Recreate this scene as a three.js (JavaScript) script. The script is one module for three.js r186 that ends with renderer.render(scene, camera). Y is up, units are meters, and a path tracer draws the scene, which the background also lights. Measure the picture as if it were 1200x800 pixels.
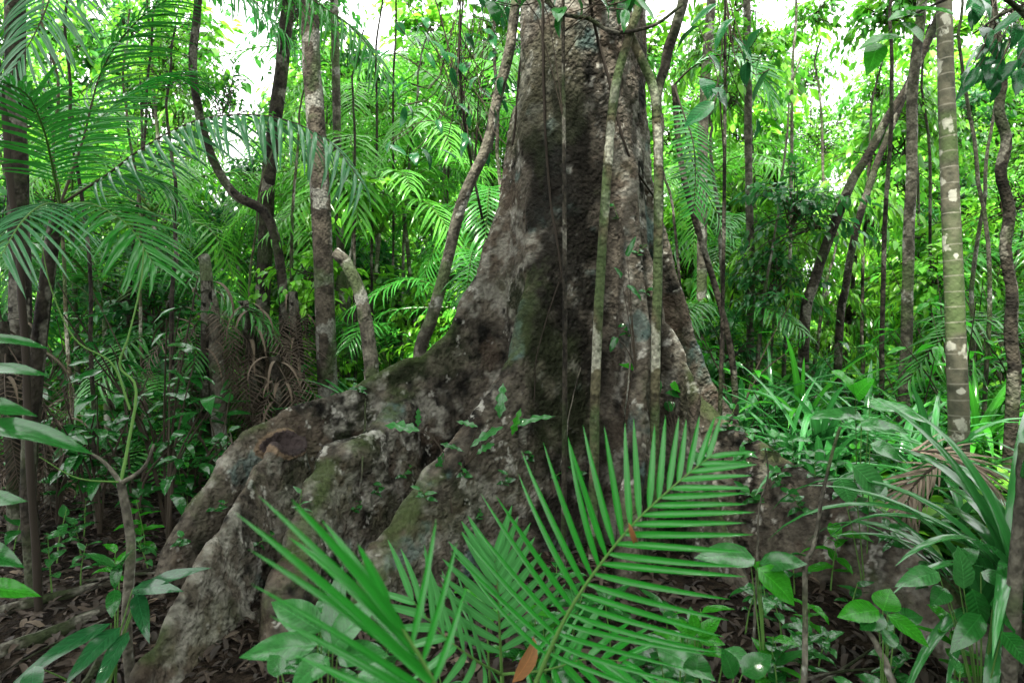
import * as THREE from 'three';
import { mergeGeometries } from 'three/addons/utils/BufferGeometryUtils.js';

// ---------------------------------------------------------------- camera, sky, sun, exposure
const scene = new THREE.Scene();
const FOV = 58, PITCH = -5 * Math.PI / 180, EYE = new THREE.Vector3(0, 1.85, 0);
const camera = new THREE.PerspectiveCamera(FOV, 1.5, 0.05, 900);
camera.position.copy(EYE);
camera.rotation.x = PITCH;
camera.focus = 4.2;
camera.userData.fStop = 2.8;

const renderer = new THREE.WebGLRenderer({ antialias: true });
renderer.setSize(1024, 682);
renderer.toneMapping = THREE.LinearToneMapping;
renderer.toneMappingExposure = 5.7;
renderer.shadowMap.enabled = true;

{ // overcast sky: white cloud sheet, brighter towards the zenith
  const W = 128, H = 64, data = new Float32Array(W * H * 4);
  for (let y = 0; y < H; y++) for (let x = 0; x < W; x++) {
    const el = ((y + 0.5) / H - 0.5) * Math.PI, s = Math.max(0, Math.sin(el)), k = 0.95 * (1 + 1.6 * s) / 2.0, i = (y * W + x) * 4;
    const q = k * 1.0; data[i] = q * 0.99; data[i + 1] = q; data[i + 2] = q; data[i + 3] = 1;
  }
  const t = new THREE.DataTexture(data, W, H, THREE.RGBAFormat, THREE.FloatType);
  t.mapping = THREE.EquirectangularReflectionMapping; t.magFilter = THREE.LinearFilter; t.needsUpdate = true;
  scene.background = t; scene.environment = t;
}
const sun = new THREE.DirectionalLight(new THREE.Color(1.0, 0.96, 0.84), 5);
sun.position.set(-5, 19, 1); sun.target.position.set(0, 0, -6);
sun.castShadow = true; sun.shadow.radius = 8; sun.shadow.mapSize.set(2048, 2048);
Object.assign(sun.shadow.camera, { left: -30, right: 30, top: 30, bottom: -30, near: 0.5, far: 80 });
scene.add(sun, sun.target);

// ---------------------------------------------------------------- helpers
const V = (x, y, z) => new THREE.Vector3(x, y, z);
const UPV = V(0, 1, 0);
function rng(seed) { let s = seed | 0; return () => { s = (s + 0x6d2b79f5) | 0; let t = Math.imul(s ^ (s >>> 15), 1 | s); t = (t + Math.imul(t ^ (t >>> 7), 61 | t)) ^ t; return ((t ^ (t >>> 14)) >>> 0) / 4294967296; }; }
const lerp = (a, b, t) => a + (b - a) * t, clamp = (x, a, b) => Math.min(b, Math.max(a, x));
const sstep = (a, b, x) => { const t = clamp((x - a) / (b - a), 0, 1); return t * t * (3 - 2 * t); };
function hash3(x, y, z) { let h = Math.imul(x, 374761393) + Math.imul(y, 668265263) + Math.imul(z, 1274126177) | 0; h = Math.imul(h ^ (h >>> 13), 1274126177); return ((h ^ (h >>> 16)) >>> 0) / 4294967296; }
function noise3(x, y, z, px = 0, py = 0) {   // value noise 0..1, optional period in x, y
  const ix = Math.floor(x), iy = Math.floor(y), iz = Math.floor(z), fx = x - ix, fy = y - iy, fz = z - iz;
  const u = fx * fx * (3 - 2 * fx), v = fy * fy * (3 - 2 * fy), w = fz * fz * (3 - 2 * fz);
  let x0 = ix, x1 = ix + 1, y0 = iy, y1 = iy + 1;
  if (px) { x0 = ((x0 % px) + px) % px; x1 = ((x1 % px) + px) % px; }
  if (py) { y0 = ((y0 % py) + py) % py; y1 = ((y1 % py) + py) % py; }
  const a = lerp(lerp(hash3(x0, y0, iz), hash3(x1, y0, iz), u), lerp(hash3(x0, y1, iz), hash3(x1, y1, iz), u), v);
  const b = lerp(lerp(hash3(x0, y0, iz + 1), hash3(x1, y0, iz + 1), u), lerp(hash3(x0, y1, iz + 1), hash3(x1, y1, iz + 1), u), v);
  return lerp(a, b, w);
}
function fbm(x, y, z, o = 4) { let s = 0, a = 0.5, n = 0; for (let i = 0; i < o; i++) { s += a * noise3(x, y, z); n += a; a *= 0.5; x = x * 2.03 + 11.3; y = y * 2.03 + 5.7; z = z * 2.03 + 3.1; } return s / n; }
function fbmT(u, v, cells, z, o = 4) { let s = 0, a = 0.5, n = 0, c = cells; for (let i = 0; i < o; i++) { s += a * noise3(u * c, v * c, z + i * 7.3, c, c); n += a; a *= 0.5; c *= 2; } return s / n; }

const F = 400 / Math.tan(FOV * Math.PI / 360), CP = Math.cos(PITCH), SP = Math.sin(PITCH);
function P(px, py, d) {            // photograph pixel (1200 x 800) at a depth in metres along the view axis -> world
  const x = (px - 600) / F * d, y = (400 - py) / F * d;
  return V(EYE.x + x, EYE.y + y * CP + d * SP, EYE.z + y * SP - d * CP);
}
const gh = (x, z) => 0.16 * (fbm(x * 0.45 + 3, z * 0.45, 1.7, 3) - 0.5) + 0.05 * (noise3(x * 2.1, z * 2.1, 9.1) - 0.5) + 0.25 * sstep(7, 22, -z);
function G(px, d, lift = 0) {      // where the column of pixel px meets the ground at depth d
  const x = (px - 600) / F * d; let g = 0, z = -d;
  for (let i = 0; i < 3; i++) { z = -(d + (EYE.y - g) * SP) / CP; g = gh(x, z); }
  return V(x, g + lift, z);
}

const taken = new Map();
function numbered(n) { const k = taken.get(n) ?? 0; taken.set(n, k + 1); return k ? n + '_' + String(k).padStart(3, '0') : n; }
function meta(o, label, category, group, kind) { o.userData = {}; if (label) o.userData.label = label; if (category) o.userData.category = category; if (group) o.userData.group = group; if (kind) o.userData.kind = kind; return o; }
function thing(name, label, category, base, group) { const o = new THREE.Group(); o.name = numbered(name); o.position.copy(base); meta(o, label, category, group); scene.add(o); return o; }
function part(name, geo, mat, parent) { const m = new THREE.Mesh(geo, mat); m.name = name; m.castShadow = m.receiveShadow = true; parent.add(m); return m; }
function struct(name, geo, mat, kind = 'structure') { const m = part(name, geo, mat, scene); m.userData.kind = kind; return m; }

class GB {                          // geometry builder
  constructor() { this.p = []; this.c = []; this.u = []; this.i = []; }
  v(x, y, z, u = 0, w = 0, c) { this.p.push(x, y, z); this.u.push(u, w); if (c) this.c.push(c[0], c[1], c[2]); return this.p.length / 3 - 1; }
  t(a, b, c) { this.i.push(a, b, c); }
  q(a, b, c, d) { this.i.push(a, b, c, a, c, d); }
  build() {
    const g = new THREE.BufferGeometry();
    g.setAttribute('position', new THREE.BufferAttribute(new Float32Array(this.p), 3));
    g.setAttribute('uv', new THREE.BufferAttribute(new Float32Array(this.u), 2));
    if (this.c.length === this.p.length) g.setAttribute('color', new THREE.BufferAttribute(new Float32Array(this.c), 3));
    g.setIndex(new THREE.BufferAttribute(new Uint32Array(this.i), 1));
    g.computeVertexNormals();
    return g;
  }
}
// ---- tubes (stems, trunks, vines) ; uv in metres
function pushTube(gb, pts, radii, seg = 8, opt = {}) {
  const n = pts.length, col = opt.col, R = (i) => Array.isArray(radii) ? radii[i] : radii;
  let T = pts[1].clone().sub(pts[0]).normalize(), N = Math.abs(T.y) > 0.9 ? V(1, 0, 0) : V(0, 1, 0), len = 0;
  N.sub(T.clone().multiplyScalar(N.dot(T))).normalize();
  const base = gb.p.length / 3;
  for (let i = 0; i < n; i++) {
    const t = pts[Math.min(i + 1, n - 1)].clone().sub(pts[Math.max(i - 1, 0)]).normalize();
    N.sub(t.clone().multiplyScalar(N.dot(t))).normalize();
    const B = t.clone().cross(N); if (i) len += pts[i].distanceTo(pts[i - 1]);
    for (let k = 0; k <= seg; k++) {
      const a = k / seg * Math.PI * 2, ca = Math.cos(a), sa = Math.sin(a);
      let r = R(i);
      if (opt.rough) { const kk = k % seg; r *= 1 + opt.rough * (fbm(Math.cos(kk / seg * 6.283) * 1.7 + 5, len * (opt.rf ?? 3), Math.sin(kk / seg * 6.283) * 1.7 + (opt.seed ?? 0), 3) - 0.5) * 2; }
      if (opt.ring) { const f = (len / opt.ring) % 1; r *= 1 + 0.035 * (f < 0.12 ? 1 : 0) - 0.02 * f; }
      gb.v(pts[i].x + (N.x * ca + B.x * sa) * r, pts[i].y + (N.y * ca + B.y * sa) * r, pts[i].z + (N.z * ca + B.z * sa) * r, k / seg * Math.max(0.12, R(0) * 6.283), len, col);
    }
  }
  const w = seg + 1;
  for (let i = 0; i < n - 1; i++) for (let k = 0; k < seg; k++) gb.q(base + i * w + k, base + (i + 1) * w + k, base + (i + 1) * w + k + 1, base + i * w + k + 1);
  const e = gb.v(pts[n - 1].x, pts[n - 1].y, pts[n - 1].z, 0, len, col);
  for (let k = 0; k < seg; k++) gb.t(base + (n - 1) * w + k, e, base + (n - 1) * w + k + 1);
}
function tube(pts, radii, seg, opt) { const g = new GB(); pushTube(g, pts, radii, seg, opt); return g.build(); }
function smooth(pts, n, jit = 0, seed = 1) {           // Catmull-Rom through points, n samples
  const c = new THREE.CatmullRomCurve3(pts, false, 'centripetal'), out = c.getPoints(n - 1);
  if (jit) out.forEach((p, i) => { if (i && i < n - 1) { p.x += jit * (fbm(i * 0.31, seed, 0, 2) - 0.5); p.z += jit * (fbm(i * 0.31, seed, 9, 2) - 0.5); } });
  return out;
}
const taper = (n, a, b, e = 1) => Array.from({ length: n }, (_, i) => lerp(a, b, Math.pow(i / (n - 1), e)));
// ---- leaves
const PROFILE = {
  ovate: (t) => Math.pow(Math.sin(Math.PI * Math.pow(t, 0.72)), 0.85) * (t > 0.85 ? 0.92 : 1),
  lance: (t) => Math.pow(Math.sin(Math.PI * Math.pow(t, 0.62)), 0.9),
  strap: (t) => Math.min(1, 0.55 + t * 3) * Math.pow(1 - Math.pow(t, 2.6), 0.8),
  leaflet: (t) => Math.min(1, 0.35 + t * 4.5) * Math.pow(1 - Math.pow(t, 2.2), 0.75),
  heart: (t) => (t < 0.12 ? lerp(0.55, 0.95, t / 0.12) : Math.pow(Math.cos((t - 0.12) / 0.88 * Math.PI / 2), 0.62)),
  lobed: (t) => Math.pow(Math.sin(Math.PI * Math.pow(t, 0.8)), 0.7) * (0.7 + 0.3 * Math.cos(t * 24)),
};
// adds one blade growing from o along dir; up is its upper side
function pushLeaf(gb, o, dir, up, L, W, opt) {
  const { shape = 'ovate', n = 3, droop = 0.4, fold = 0.15, wave = 0, col, ph = 0, gap = 0 } = opt, prof = PROFILE[shape];
  let D = dir.clone().normalize(), S = D.clone().cross(up).normalize(); if (S.lengthSq() < 0.5) S = V(1, 0, 0);
  const c = o.clone(), base = gb.p.length / 3, q = new THREE.Quaternion().setFromAxisAngle(S, -droop / n);
  let row = [];
  for (let i = 0; i <= n; i++) {
    const t = i / n, U = S.clone().cross(D).normalize(), w = i === n ? 0 : prof(Math.max(t, 0.02)) * W * 0.5, wv = wave * W * Math.sin(t * 14 + ph), wv2 = wave * W * Math.sin(t * 12 + ph + 2);
    if (i === 0 && shape !== 'heart' && shape !== 'strap' && shape !== 'leaflet') { row.push([gb.v(c.x, c.y, c.z, 0.5, 0, col)]); }
    else if (i === n) row.push([gb.v(c.x, c.y, c.z, 0.5, 1, col)]);
    else row.push([
      gb.v(c.x - S.x * w + U.x * (fold * w + wv), c.y - S.y * w + U.y * (fold * w + wv), c.z - S.z * w + U.z * (fold * w + wv), 0, t, col),
      gb.v(c.x, c.y, c.z, 0.5, t, col),
      gb.v(c.x + S.x * w + U.x * (fold * w + wv2), c.y + S.y * w + U.y * (fold * w + wv2), c.z + S.z * w + U.z * (fold * w + wv2), 1, t, col)]);
    c.addScaledVector(D, L / n); D.applyQuaternion(q);
  }
  for (let i = 0; i < n; i++) {
    const a = row[i], b = row[i + 1];
    if (a.length === 1) { gb.t(a[0], b[1], b[0]); gb.t(a[0], b[2], b[1]); }
    else if (b.length === 1) { gb.t(a[0], a[1], b[0]); gb.t(a[1], a[2], b[0]); }
    else { gb.q(a[0], a[1], b[1], b[0]); gb.q(a[1], a[2], b[2], b[1]); }
  }
}
const ASPECT = { ovate: 0.45, lance: 0.25, heart: 0.8, lobed: 0.55, strap: 0.04, leaflet: 0.06 };   // width over length that the blades are shaped at
const unitLeaf = (opt) => { const g = new GB(); pushLeaf(g, V(0, 0, 0), V(0, 0, 1), UPV, 1, ASPECT[opt.shape], opt); return g.build(); };
const LEAF = {};
{
  const r = rng(77), many = (k, f) => Array.from({ length: k }, (_, i) => f(i));
  LEAF.ovate = many(6, (i) => unitLeaf({ shape: 'ovate', n: 7, droop: 0.2 + 0.22 * i, fold: 0.1 + 0.25 * r(), wave: 0.02 + 0.03 * r(), ph: r() * 6 }));
  LEAF.lance = many(6, (i) => unitLeaf({ shape: 'lance', n: 8, droop: 0.2 + 0.25 * i, fold: 0.1 + 0.3 * r(), wave: 0.02 + 0.04 * r(), ph: r() * 6 }));
  LEAF.heart = many(4, (i) => unitLeaf({ shape: 'heart', n: 8, droop: 0.25 + 0.25 * i, fold: 0.05 + 0.2 * r(), wave: 0.03, ph: r() * 6 }));
  LEAF.lobed = many(4, (i) => unitLeaf({ shape: 'lobed', n: 12, droop: 0.2 + 0.3 * i, fold: 0.1 + 0.2 * r(), wave: 0.03, ph: r() * 6 }));
  LEAF.strap = many(8, (i) => unitLeaf({ shape: 'strap', n: 12, droop: 0.25 + 0.32 * i, fold: 0.55, wave: 0.03, ph: r() * 6 }));
  LEAF.leaflet = many(8, (i) => unitLeaf({ shape: 'leaflet', n: 9, droop: 0.05 + 0.16 * i, fold: 0.6, wave: 0.01, ph: r() * 6 }));
}
const _m4 = new THREE.Matrix4();
function addLeaf(parent, name, kind, variant, mat, pos, dir, up, L, W) {
  const z = dir.clone().normalize(), x = up.clone().cross(z); if (x.lengthSq() < 1e-4) x.set(1, 0, 0); x.normalize();
  const y = z.clone().cross(x);
  const m = part(name, LEAF[kind][variant % LEAF[kind].length], mat, parent);
  _m4.makeBasis(x, y, z); m.quaternion.setFromRotationMatrix(_m4); m.position.copy(pos); m.scale.set(W / ASPECT[kind], L, L);
  return m;
}

// ---------------------------------------------------------------- textures and materials
function tex(w, h, f, srgb = false) {
  const d = new Uint8Array(w * h * 4);
  for (let y = 0; y < h; y++) for (let x = 0; x < w; x++) { const c = f((x + 0.5) / w, (y + 0.5) / h), i = (y * w + x) * 4; for (let k = 0; k < 3; k++) d[i + k] = clamp(Math.round((Array.isArray(c) ? c[k] : c) * 255), 0, 255); d[i + 3] = 255; }
  const t = new THREE.DataTexture(d, w, h); t.wrapS = t.wrapT = THREE.RepeatWrapping; t.magFilter = THREE.LinearFilter; if (srgb) t.colorSpace = THREE.SRGBColorSpace; t.needsUpdate = true; return t;
}
const lin2s = (x) => x <= 0.0031308 ? x * 12.92 : 1.055 * Math.pow(x, 1 / 2.4) - 0.055;
const mixc = (a, b, t) => [lerp(a[0], b[0], t), lerp(a[1], b[1], t), lerp(a[2], b[2], t)];
const S3 = (c) => c.map(lin2s);
const T_bump = tex(512, 512, (u, v) => { const a = fbmT(u, v, 12, 1, 5), b = fbmT(u, v, 48, 4, 3); return clamp(0.5 + (a - 0.5) * 1.3 + (b - 0.5) * 0.8, 0, 1); });
const fbmV = (u, v, c, z, o = 4) => { let s = 0, a = 0.5, n = 0; for (let i = 0; i < o; i++) { s += a * noise3(u * c, v * c * 3, z + i * 7.3, c, c * 3); n += a; a *= 0.5; c *= 2; } return s / n; };   // tile 1 m wide, 3 m tall
const tall = (t) => { t.repeat.set(1, 1 / 3); return t; };
function barkTex(base, dark, pale, moss, palAmt, mossAmt, seed) {
  return tall(tex(256, 1024, (u, v) => {
    const a = fbmV(u, v, 4, seed, 4), b = fbmV(u, v, 16, seed + 3, 4), c = fbmV(u, v, 6, seed + 9, 5), m = fbmV(u, v, 3, seed + 17, 4), f = fbmV(u, v, 64, seed + 5, 2);
    let k = mixc(base, dark, clamp((b - 0.5) * 3.6 + (a - 0.5) * 2.4 + 0.35, 0, 1));
    k = mixc(k, pale, sstep(0.6 - palAmt, 0.66 - palAmt, c) * (0.55 + 0.45 * f));
    k = mixc(k, moss, sstep(0.6 - mossAmt, 0.75 - mossAmt, m) * 0.8);
    const g = 0.5 + 1.0 * f;
    return S3([k[0] * g, k[1] * g, k[2] * g]);
  }, true));
}
const BARK = {
  mottled: barkTex([0.052, 0.045, 0.034], [0.02, 0.017, 0.013], [0.15, 0.15, 0.13], [0.04, 0.058, 0.024], 0.05, 0.02, 21),
  brown: barkTex([0.032, 0.028, 0.021], [0.01, 0.0088, 0.0068], [0.11, 0.105, 0.085], [0.02, 0.03, 0.011], 0.02, 0.03, 41),
  pale: barkTex([0.1, 0.093, 0.072], [0.038, 0.035, 0.027], [0.24, 0.24, 0.21], [0.052, 0.073, 0.03], 0.02, 0.06, 61),
  moss: barkTex([0.08, 0.073, 0.043], [0.03, 0.027, 0.016], [0.24, 0.24, 0.19], [0.042, 0.068, 0.025], -0.01, 0.14, 81),
};
const barkMat = {};
for (const k in BARK) barkMat[k] = new THREE.MeshPhysicalMaterial({ name: 'bark_' + k, map: BARK[k], roughness: 0.9, specularIntensity: 0.25, bumpMap: T_bump, bumpScale: 0.016 });
const palmBark = new THREE.MeshPhysicalMaterial({
  name: 'ringed_palm_bark', roughness: 0.85, specularIntensity: 0.3, bumpMap: T_bump, bumpScale: 0.006, map: tall(tex(256, 1024, (u, v) => {
    const rings = 26, wob = v * rings + 0.16 * (fbmV(u, v, 5, 3, 3) - 0.5), f = wob - Math.floor(wob), ring = f < 0.09 ? 1 : 0;
    const b = fbmV(u, v, 16, 5, 4), c = fbmV(u, v, 9, 8, 5), m = fbmV(u, v, 3, 12, 3), k0 = mixc([0.088, 0.085, 0.06], [0.036, 0.038, 0.026], clamp((b - 0.35) * 2.4, 0, 1));
    let k = mixc(k0, [0.05, 0.085, 0.025], sstep(0.42, 0.62, m) * 0.7); k = mixc(k, [0.4, 0.4, 0.34], sstep(0.64, 0.7, c) * 0.65); if (ring) k = mixc(k, [0.2, 0.19, 0.155], 0.2 + 0.6 * b);
    return S3(k);
  }, true)),
});
const T_vein = tex(128, 256, (u, v) => {           // print of a leaf blade: pale midrib and side veins, fine blotches
  const x = Math.abs(u - 0.5) * 2, s = v * 11 - x * 1.7, f = Math.abs(s - Math.round(s));
  const mid = Math.exp(-Math.pow(x / 0.045, 2)), vein = Math.exp(-Math.pow(f / 0.07, 2)) * (1 - x * 0.5), bl = fbmT(u, v, 8, 2, 4), fine = fbmT(u, v, 32, 6, 2);
  const k = 0.62 + 0.3 * (bl - 0.5) + 0.16 * (fine - 0.5) + 0.3 * mid + 0.14 * vein;
  return [lin2s(clamp(k + 0.12 * mid, 0, 1)), lin2s(clamp(k, 0, 1)), lin2s(clamp(k * 0.9 + 0.1 * mid, 0, 1))];
}, true);
const T_veinB = tex(128, 256, (u, v) => { const x = Math.abs(u - 0.5) * 2, s = v * 11 - x * 1.7, f = Math.abs(s - Math.round(s)); return clamp(0.25 + 0.7 * Math.pow(f * 2, 0.7) - 0.5 * Math.exp(-Math.pow(x / 0.06, 2)) + 0.2 * (fbmT(u, v, 16, 3, 3) - 0.5), 0, 1); });
const T_strap = tex(64, 256, (u, v) => { const st = noise3(u * 22, 0, 3), bl = fbmT(u, v, 6, 4, 4), mid = Math.exp(-Math.pow((u - 0.5) / 0.05, 2)); const k = 0.66 + 0.24 * (st - 0.5) + 0.24 * (bl - 0.5) + 0.2 * mid; return [lin2s(clamp(k, 0, 1)), lin2s(clamp(k, 0, 1)), lin2s(clamp(k * 0.95, 0, 1))]; }, true);
function leafMat(name, c, o = {}) {
  return new THREE.MeshPhysicalMaterial({ name, color: new THREE.Color().setRGB(...c), roughness: 1, transmission: o.tr ?? 0.35, thickness: 0, clearcoat: o.coat ?? 0.5, clearcoatRoughness: o.cr ?? 0.34, specularIntensity: 0, side: THREE.DoubleSide, vertexColors: !!o.vc, map: o.map ?? null, bumpMap: o.bump ?? null, bumpScale: o.bs ?? 0.004 });
}
const veins = { map: T_vein, bump: T_veinB, bs: 0.004 };
const M = {
  heroFrond: leafMat('palm_leaflet_green', [0.028, 0.29, 0.03], { map: T_strap, tr: 0.36, coat: 0.8, cr: 0.15 }),
  paleFrond: leafMat('palm_leaflet_pale', [0.09, 0.36, 0.1], { map: T_strap, tr: 0.35, coat: 1, cr: 0.15 }),
  tealFrond: leafMat('palm_leaflet_dusky', [0.08, 0.26, 0.11], { map: T_strap, tr: 0.3, coat: 1, cr: 0.15 }),
  palmFrond: leafMat('palm_leaflet_mid', [0.04, 0.26, 0.035], { map: T_strap, tr: 0.42, coat: 0.8, cr: 0.15 }),
  strap: leafMat('strap_leaf', [0.04, 0.22, 0.05], { map: T_strap, tr: 0.3, coat: 1, cr: 0.15 }),
  strapBright: leafMat('strap_leaf_bright', [0.06, 0.34, 0.03], { map: T_strap, tr: 0.45, coat: 0.7, cr: 0.15 }),
  broad: leafMat('broad_leaf', [0.026, 0.18, 0.033], { ...veins, coat: 1, cr: 0.15 }),
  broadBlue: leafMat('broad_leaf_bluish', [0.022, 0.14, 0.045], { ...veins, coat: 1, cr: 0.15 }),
  broadBright: leafMat('broad_leaf_bright', [0.06, 0.42, 0.03], { ...veins, tr: 0.5, coat: 0.7, cr: 0.15 }),
  broadPale: leafMat('broad_leaf_pale', [0.055, 0.25, 0.065], { ...veins, tr: 0.3, coat: 1, cr: 0.15 }),
  crownA: leafMat('crown_leaves', [1, 1, 1], { vc: true, tr: 0.48, coat: 0.9, cr: 0.25 }),
  dead: new THREE.MeshStandardMaterial({ name: 'dead_frond', color: new THREE.Color().setRGB(0.11, 0.08, 0.055), map: T_strap, roughness: 0.9, side: THREE.DoubleSide }),
  deadPink: new THREE.MeshStandardMaterial({ name: 'dry_frond_pale', color: new THREE.Color().setRGB(0.27, 0.205, 0.16), map: T_strap, roughness: 0.9, side: THREE.DoubleSide }),
  deadLeaf: new THREE.MeshStandardMaterial({ name: 'dry_brown_leaf', color: new THREE.Color().setRGB(0.3, 0.12, 0.035), map: T_vein, roughness: 0.8, side: THREE.DoubleSide }),
  greenStem: new THREE.MeshPhysicalMaterial({ specularIntensity: 0.3, name: 'green_stem', color: new THREE.Color().setRGB(0.075, 0.16, 0.035), roughness: 0.7 }),
  brownStem: new THREE.MeshPhysicalMaterial({ specularIntensity: 0.3, name: 'brown_stem', color: new THREE.Color().setRGB(0.04, 0.032, 0.023), roughness: 0.9 }),
  darkStem: new THREE.MeshPhysicalMaterial({ specularIntensity: 0.3, name: 'dark_stem', color: new THREE.Color().setRGB(0.025, 0.02, 0.015), roughness: 0.85 }),
};

// ---------------------------------------------------------------- ground
{
  const gb = new GB(), N = 220, edge = (k) => Math.sign(k) * (Math.abs(k) * 9 + Math.pow(Math.abs(k), 6) * 190), cz = -6;
  for (let j = 0; j <= N; j++) for (let i = 0; i <= N; i++) {
    const x = edge(i / N * 2 - 1), z = cz + edge(j / N * 2 - 1), near = Math.hypot(x, z + 5) < 10 ? 1 : 0;
    gb.v(x, gh(x, z) + near * 0.03 * (fbm(x * 6, z * 6, 4, 3) - 0.5), z, x, z);
  }
  for (let j = 0; j < N; j++) for (let i = 0; i < N; i++) { const a = j * (N + 1) + i; gb.q(a, a + N + 1, a + N + 2, a + 1); }
  const soil = tex(512, 512, (u, v) => { const a = fbmT(u, v, 5, 1, 5), b = fbmT(u, v, 30, 5, 3); return S3(mixc([0.007, 0.0052, 0.0038], [0.025, 0.018, 0.012], clamp((a - 0.4) * 2 + (b - 0.5) * 1.4, 0, 1))); }, true);
  struct('ground', gb.build(), new THREE.MeshPhysicalMaterial({ name: 'soil', specularIntensity: 0.15, map: soil, roughness: 0.95, bumpMap: T_bump, bumpScale: 0.04 }));
}

// ---------------------------------------------------------------- the buttressed tree
const AX = 0.56, AZ = -5.2;
const FINS = [   // crest points [px, py, depth], half thickness at the crest, flare per metre below it, blend
  { p: [[640, 60, 5.2], [604, 130, 5.2], [590, 225, 5.18], [560, 315, 5.1], [525, 385, 5.0], [500, 407, 4.95], [430, 442, 4.8], [390, 457, 4.68], [340, 476, 4.45], [285, 500, 4.2], [258, 545, 4.0], [225, 590, 3.85], [195, 640, 3.72], [180, 700, 3.62], [170, 760, 3.55]], w: 0.055, f: 0.1, k: 0.2, e: 1 },
  { p: [[350, 500, 4.3], [300, 545, 3.9], [262, 612, 3.45], [235, 655, 3.2], [200, 710, 2.95], [168, 770, 2.75], [130, 850, 2.5]], w: 0.025, f: 0.17, k: 0.12, e: 1 },
  { p: [[700, 20, 5.2], [755, 120, 5.2], [762, 200, 5.2], [778, 265, 5.2], [797, 330, 5.2], [817, 400, 5.2], [834, 445, 5.2], [865, 495, 5.2], [900, 550, 5.2]], w: 0.05, f: 0.12, k: 0.15, e: 1 },
  { p: [[745, 240, 4.95], [765, 320, 4.78], [778, 376, 4.65], [800, 402, 4.5], [812, 440, 4.38], [818, 500, 4.25], [835, 570, 4.1], [872, 670, 3.75], [908, 755, 3.4]], w: 0.03, f: 0.1, k: 0.1, e: 1 },
  { p: [[800, 440, 4.85], [835, 482, 4.7], [880, 512, 4.45], [930, 538, 4.15], [1000, 575, 3.8], [1060, 620, 3.5], [1100, 665, 3.3], [1150, 730, 3.0], [1200, 810, 2.75]], w: 0.05, f: 0.3, k: 0.14, e: 1 },
  { p: [[715, 40, 4.75], [735, 180, 4.68], [744, 290, 4.55], [753, 370, 4.45], [750, 440, 4.35], [742, 540, 4.15], [735, 640, 3.9], [730, 740, 3.6]], w: 0.07, f: 0.05, k: 0.12, e: 1 },
  { p: [[645, 60, 4.85], [640, 200, 4.74], [630, 310, 4.62], [606, 410, 4.45], [565, 475, 4.3], [510, 550, 4.05], [448, 640, 3.75], [420, 730, 3.45]], w: 0.09, f: 0.1, k: 0.2, e: 1 },
  { p: [[470, 470, 4.75], [440, 500, 4.5], [405, 520, 4.3], [370, 560, 4.0], [350, 610, 3.7], [335, 690, 3.35], [330, 790, 3.0]], w: 0.09, f: 0.16, k: 0.16, e: 1 },
  { raw: [[0.6, 3.2, -5.6], [0.4, 1.4, -6.3], [0.2, 0.6, -7.2], [0.1, -0.1, -7.8]], w: 0.05, f: 0.12, k: 0.2 },
  { raw: [[0.9, 2.9, -5.5], [1.7, 1.0, -6.0], [2.6, 0.4, -6.5], [3.1, -0.1, -6.8]], w: 0.05, f: 0.12, k: 0.2 },
].map((b) => ({ ...b, q: b.raw ?? b.p.map((a) => { const v = P(...a); return [v.x, v.y, v.z]; }) }));
for (const b of FINS) { b.minx = Math.min(...b.q.map((a) => a[0])) - 1; b.maxx = Math.max(...b.q.map((a) => a[0])) + 1; b.maxy = Math.max(...b.q.map((a) => a[1])); }
const smin = (a, b, k) => { const h = Math.max(k - Math.abs(a - b), 0) / k; return Math.min(a, b) - h * h * k * 0.25; };
let HOLLOW = V(0, -9, 0), KNOT = V(0, -9, 0);     // set once the bark they sit on is known
let ACTIVE = FINS;
function finDist(b, x, y, z) {
  const q = b.q; let best = 1e9, h = 0;
  for (let i = 0; i < q.length - 1; i++) {
    const a = q[i], c = q[i + 1], ex = c[0] - a[0], ez = c[2] - a[2], t = clamp(((x - a[0]) * ex + (z - a[2]) * ez) / (ex * ex + ez * ez), 0, 1);
    const gx = x - a[0] - ex * t, gz = z - a[2] - ez * t, g = gx * gx + gz * gz;
    if (g < best) { best = g; h = a[1] + (c[1] - a[1]) * t; }
  }
  best = Math.sqrt(best);
  const dep = h - y, w = b.w + b.f * clamp(dep, 0, 1.5) * (1 - 0.12 * clamp(dep, 0, 1.5));
  const A = best - w, B = -dep * 0.75, kk = 0.06, s = Math.max(kk - Math.abs(A - B), 0) / kk;
  return Math.max(A, B) + s * s * kk * 0.25;
}
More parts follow.
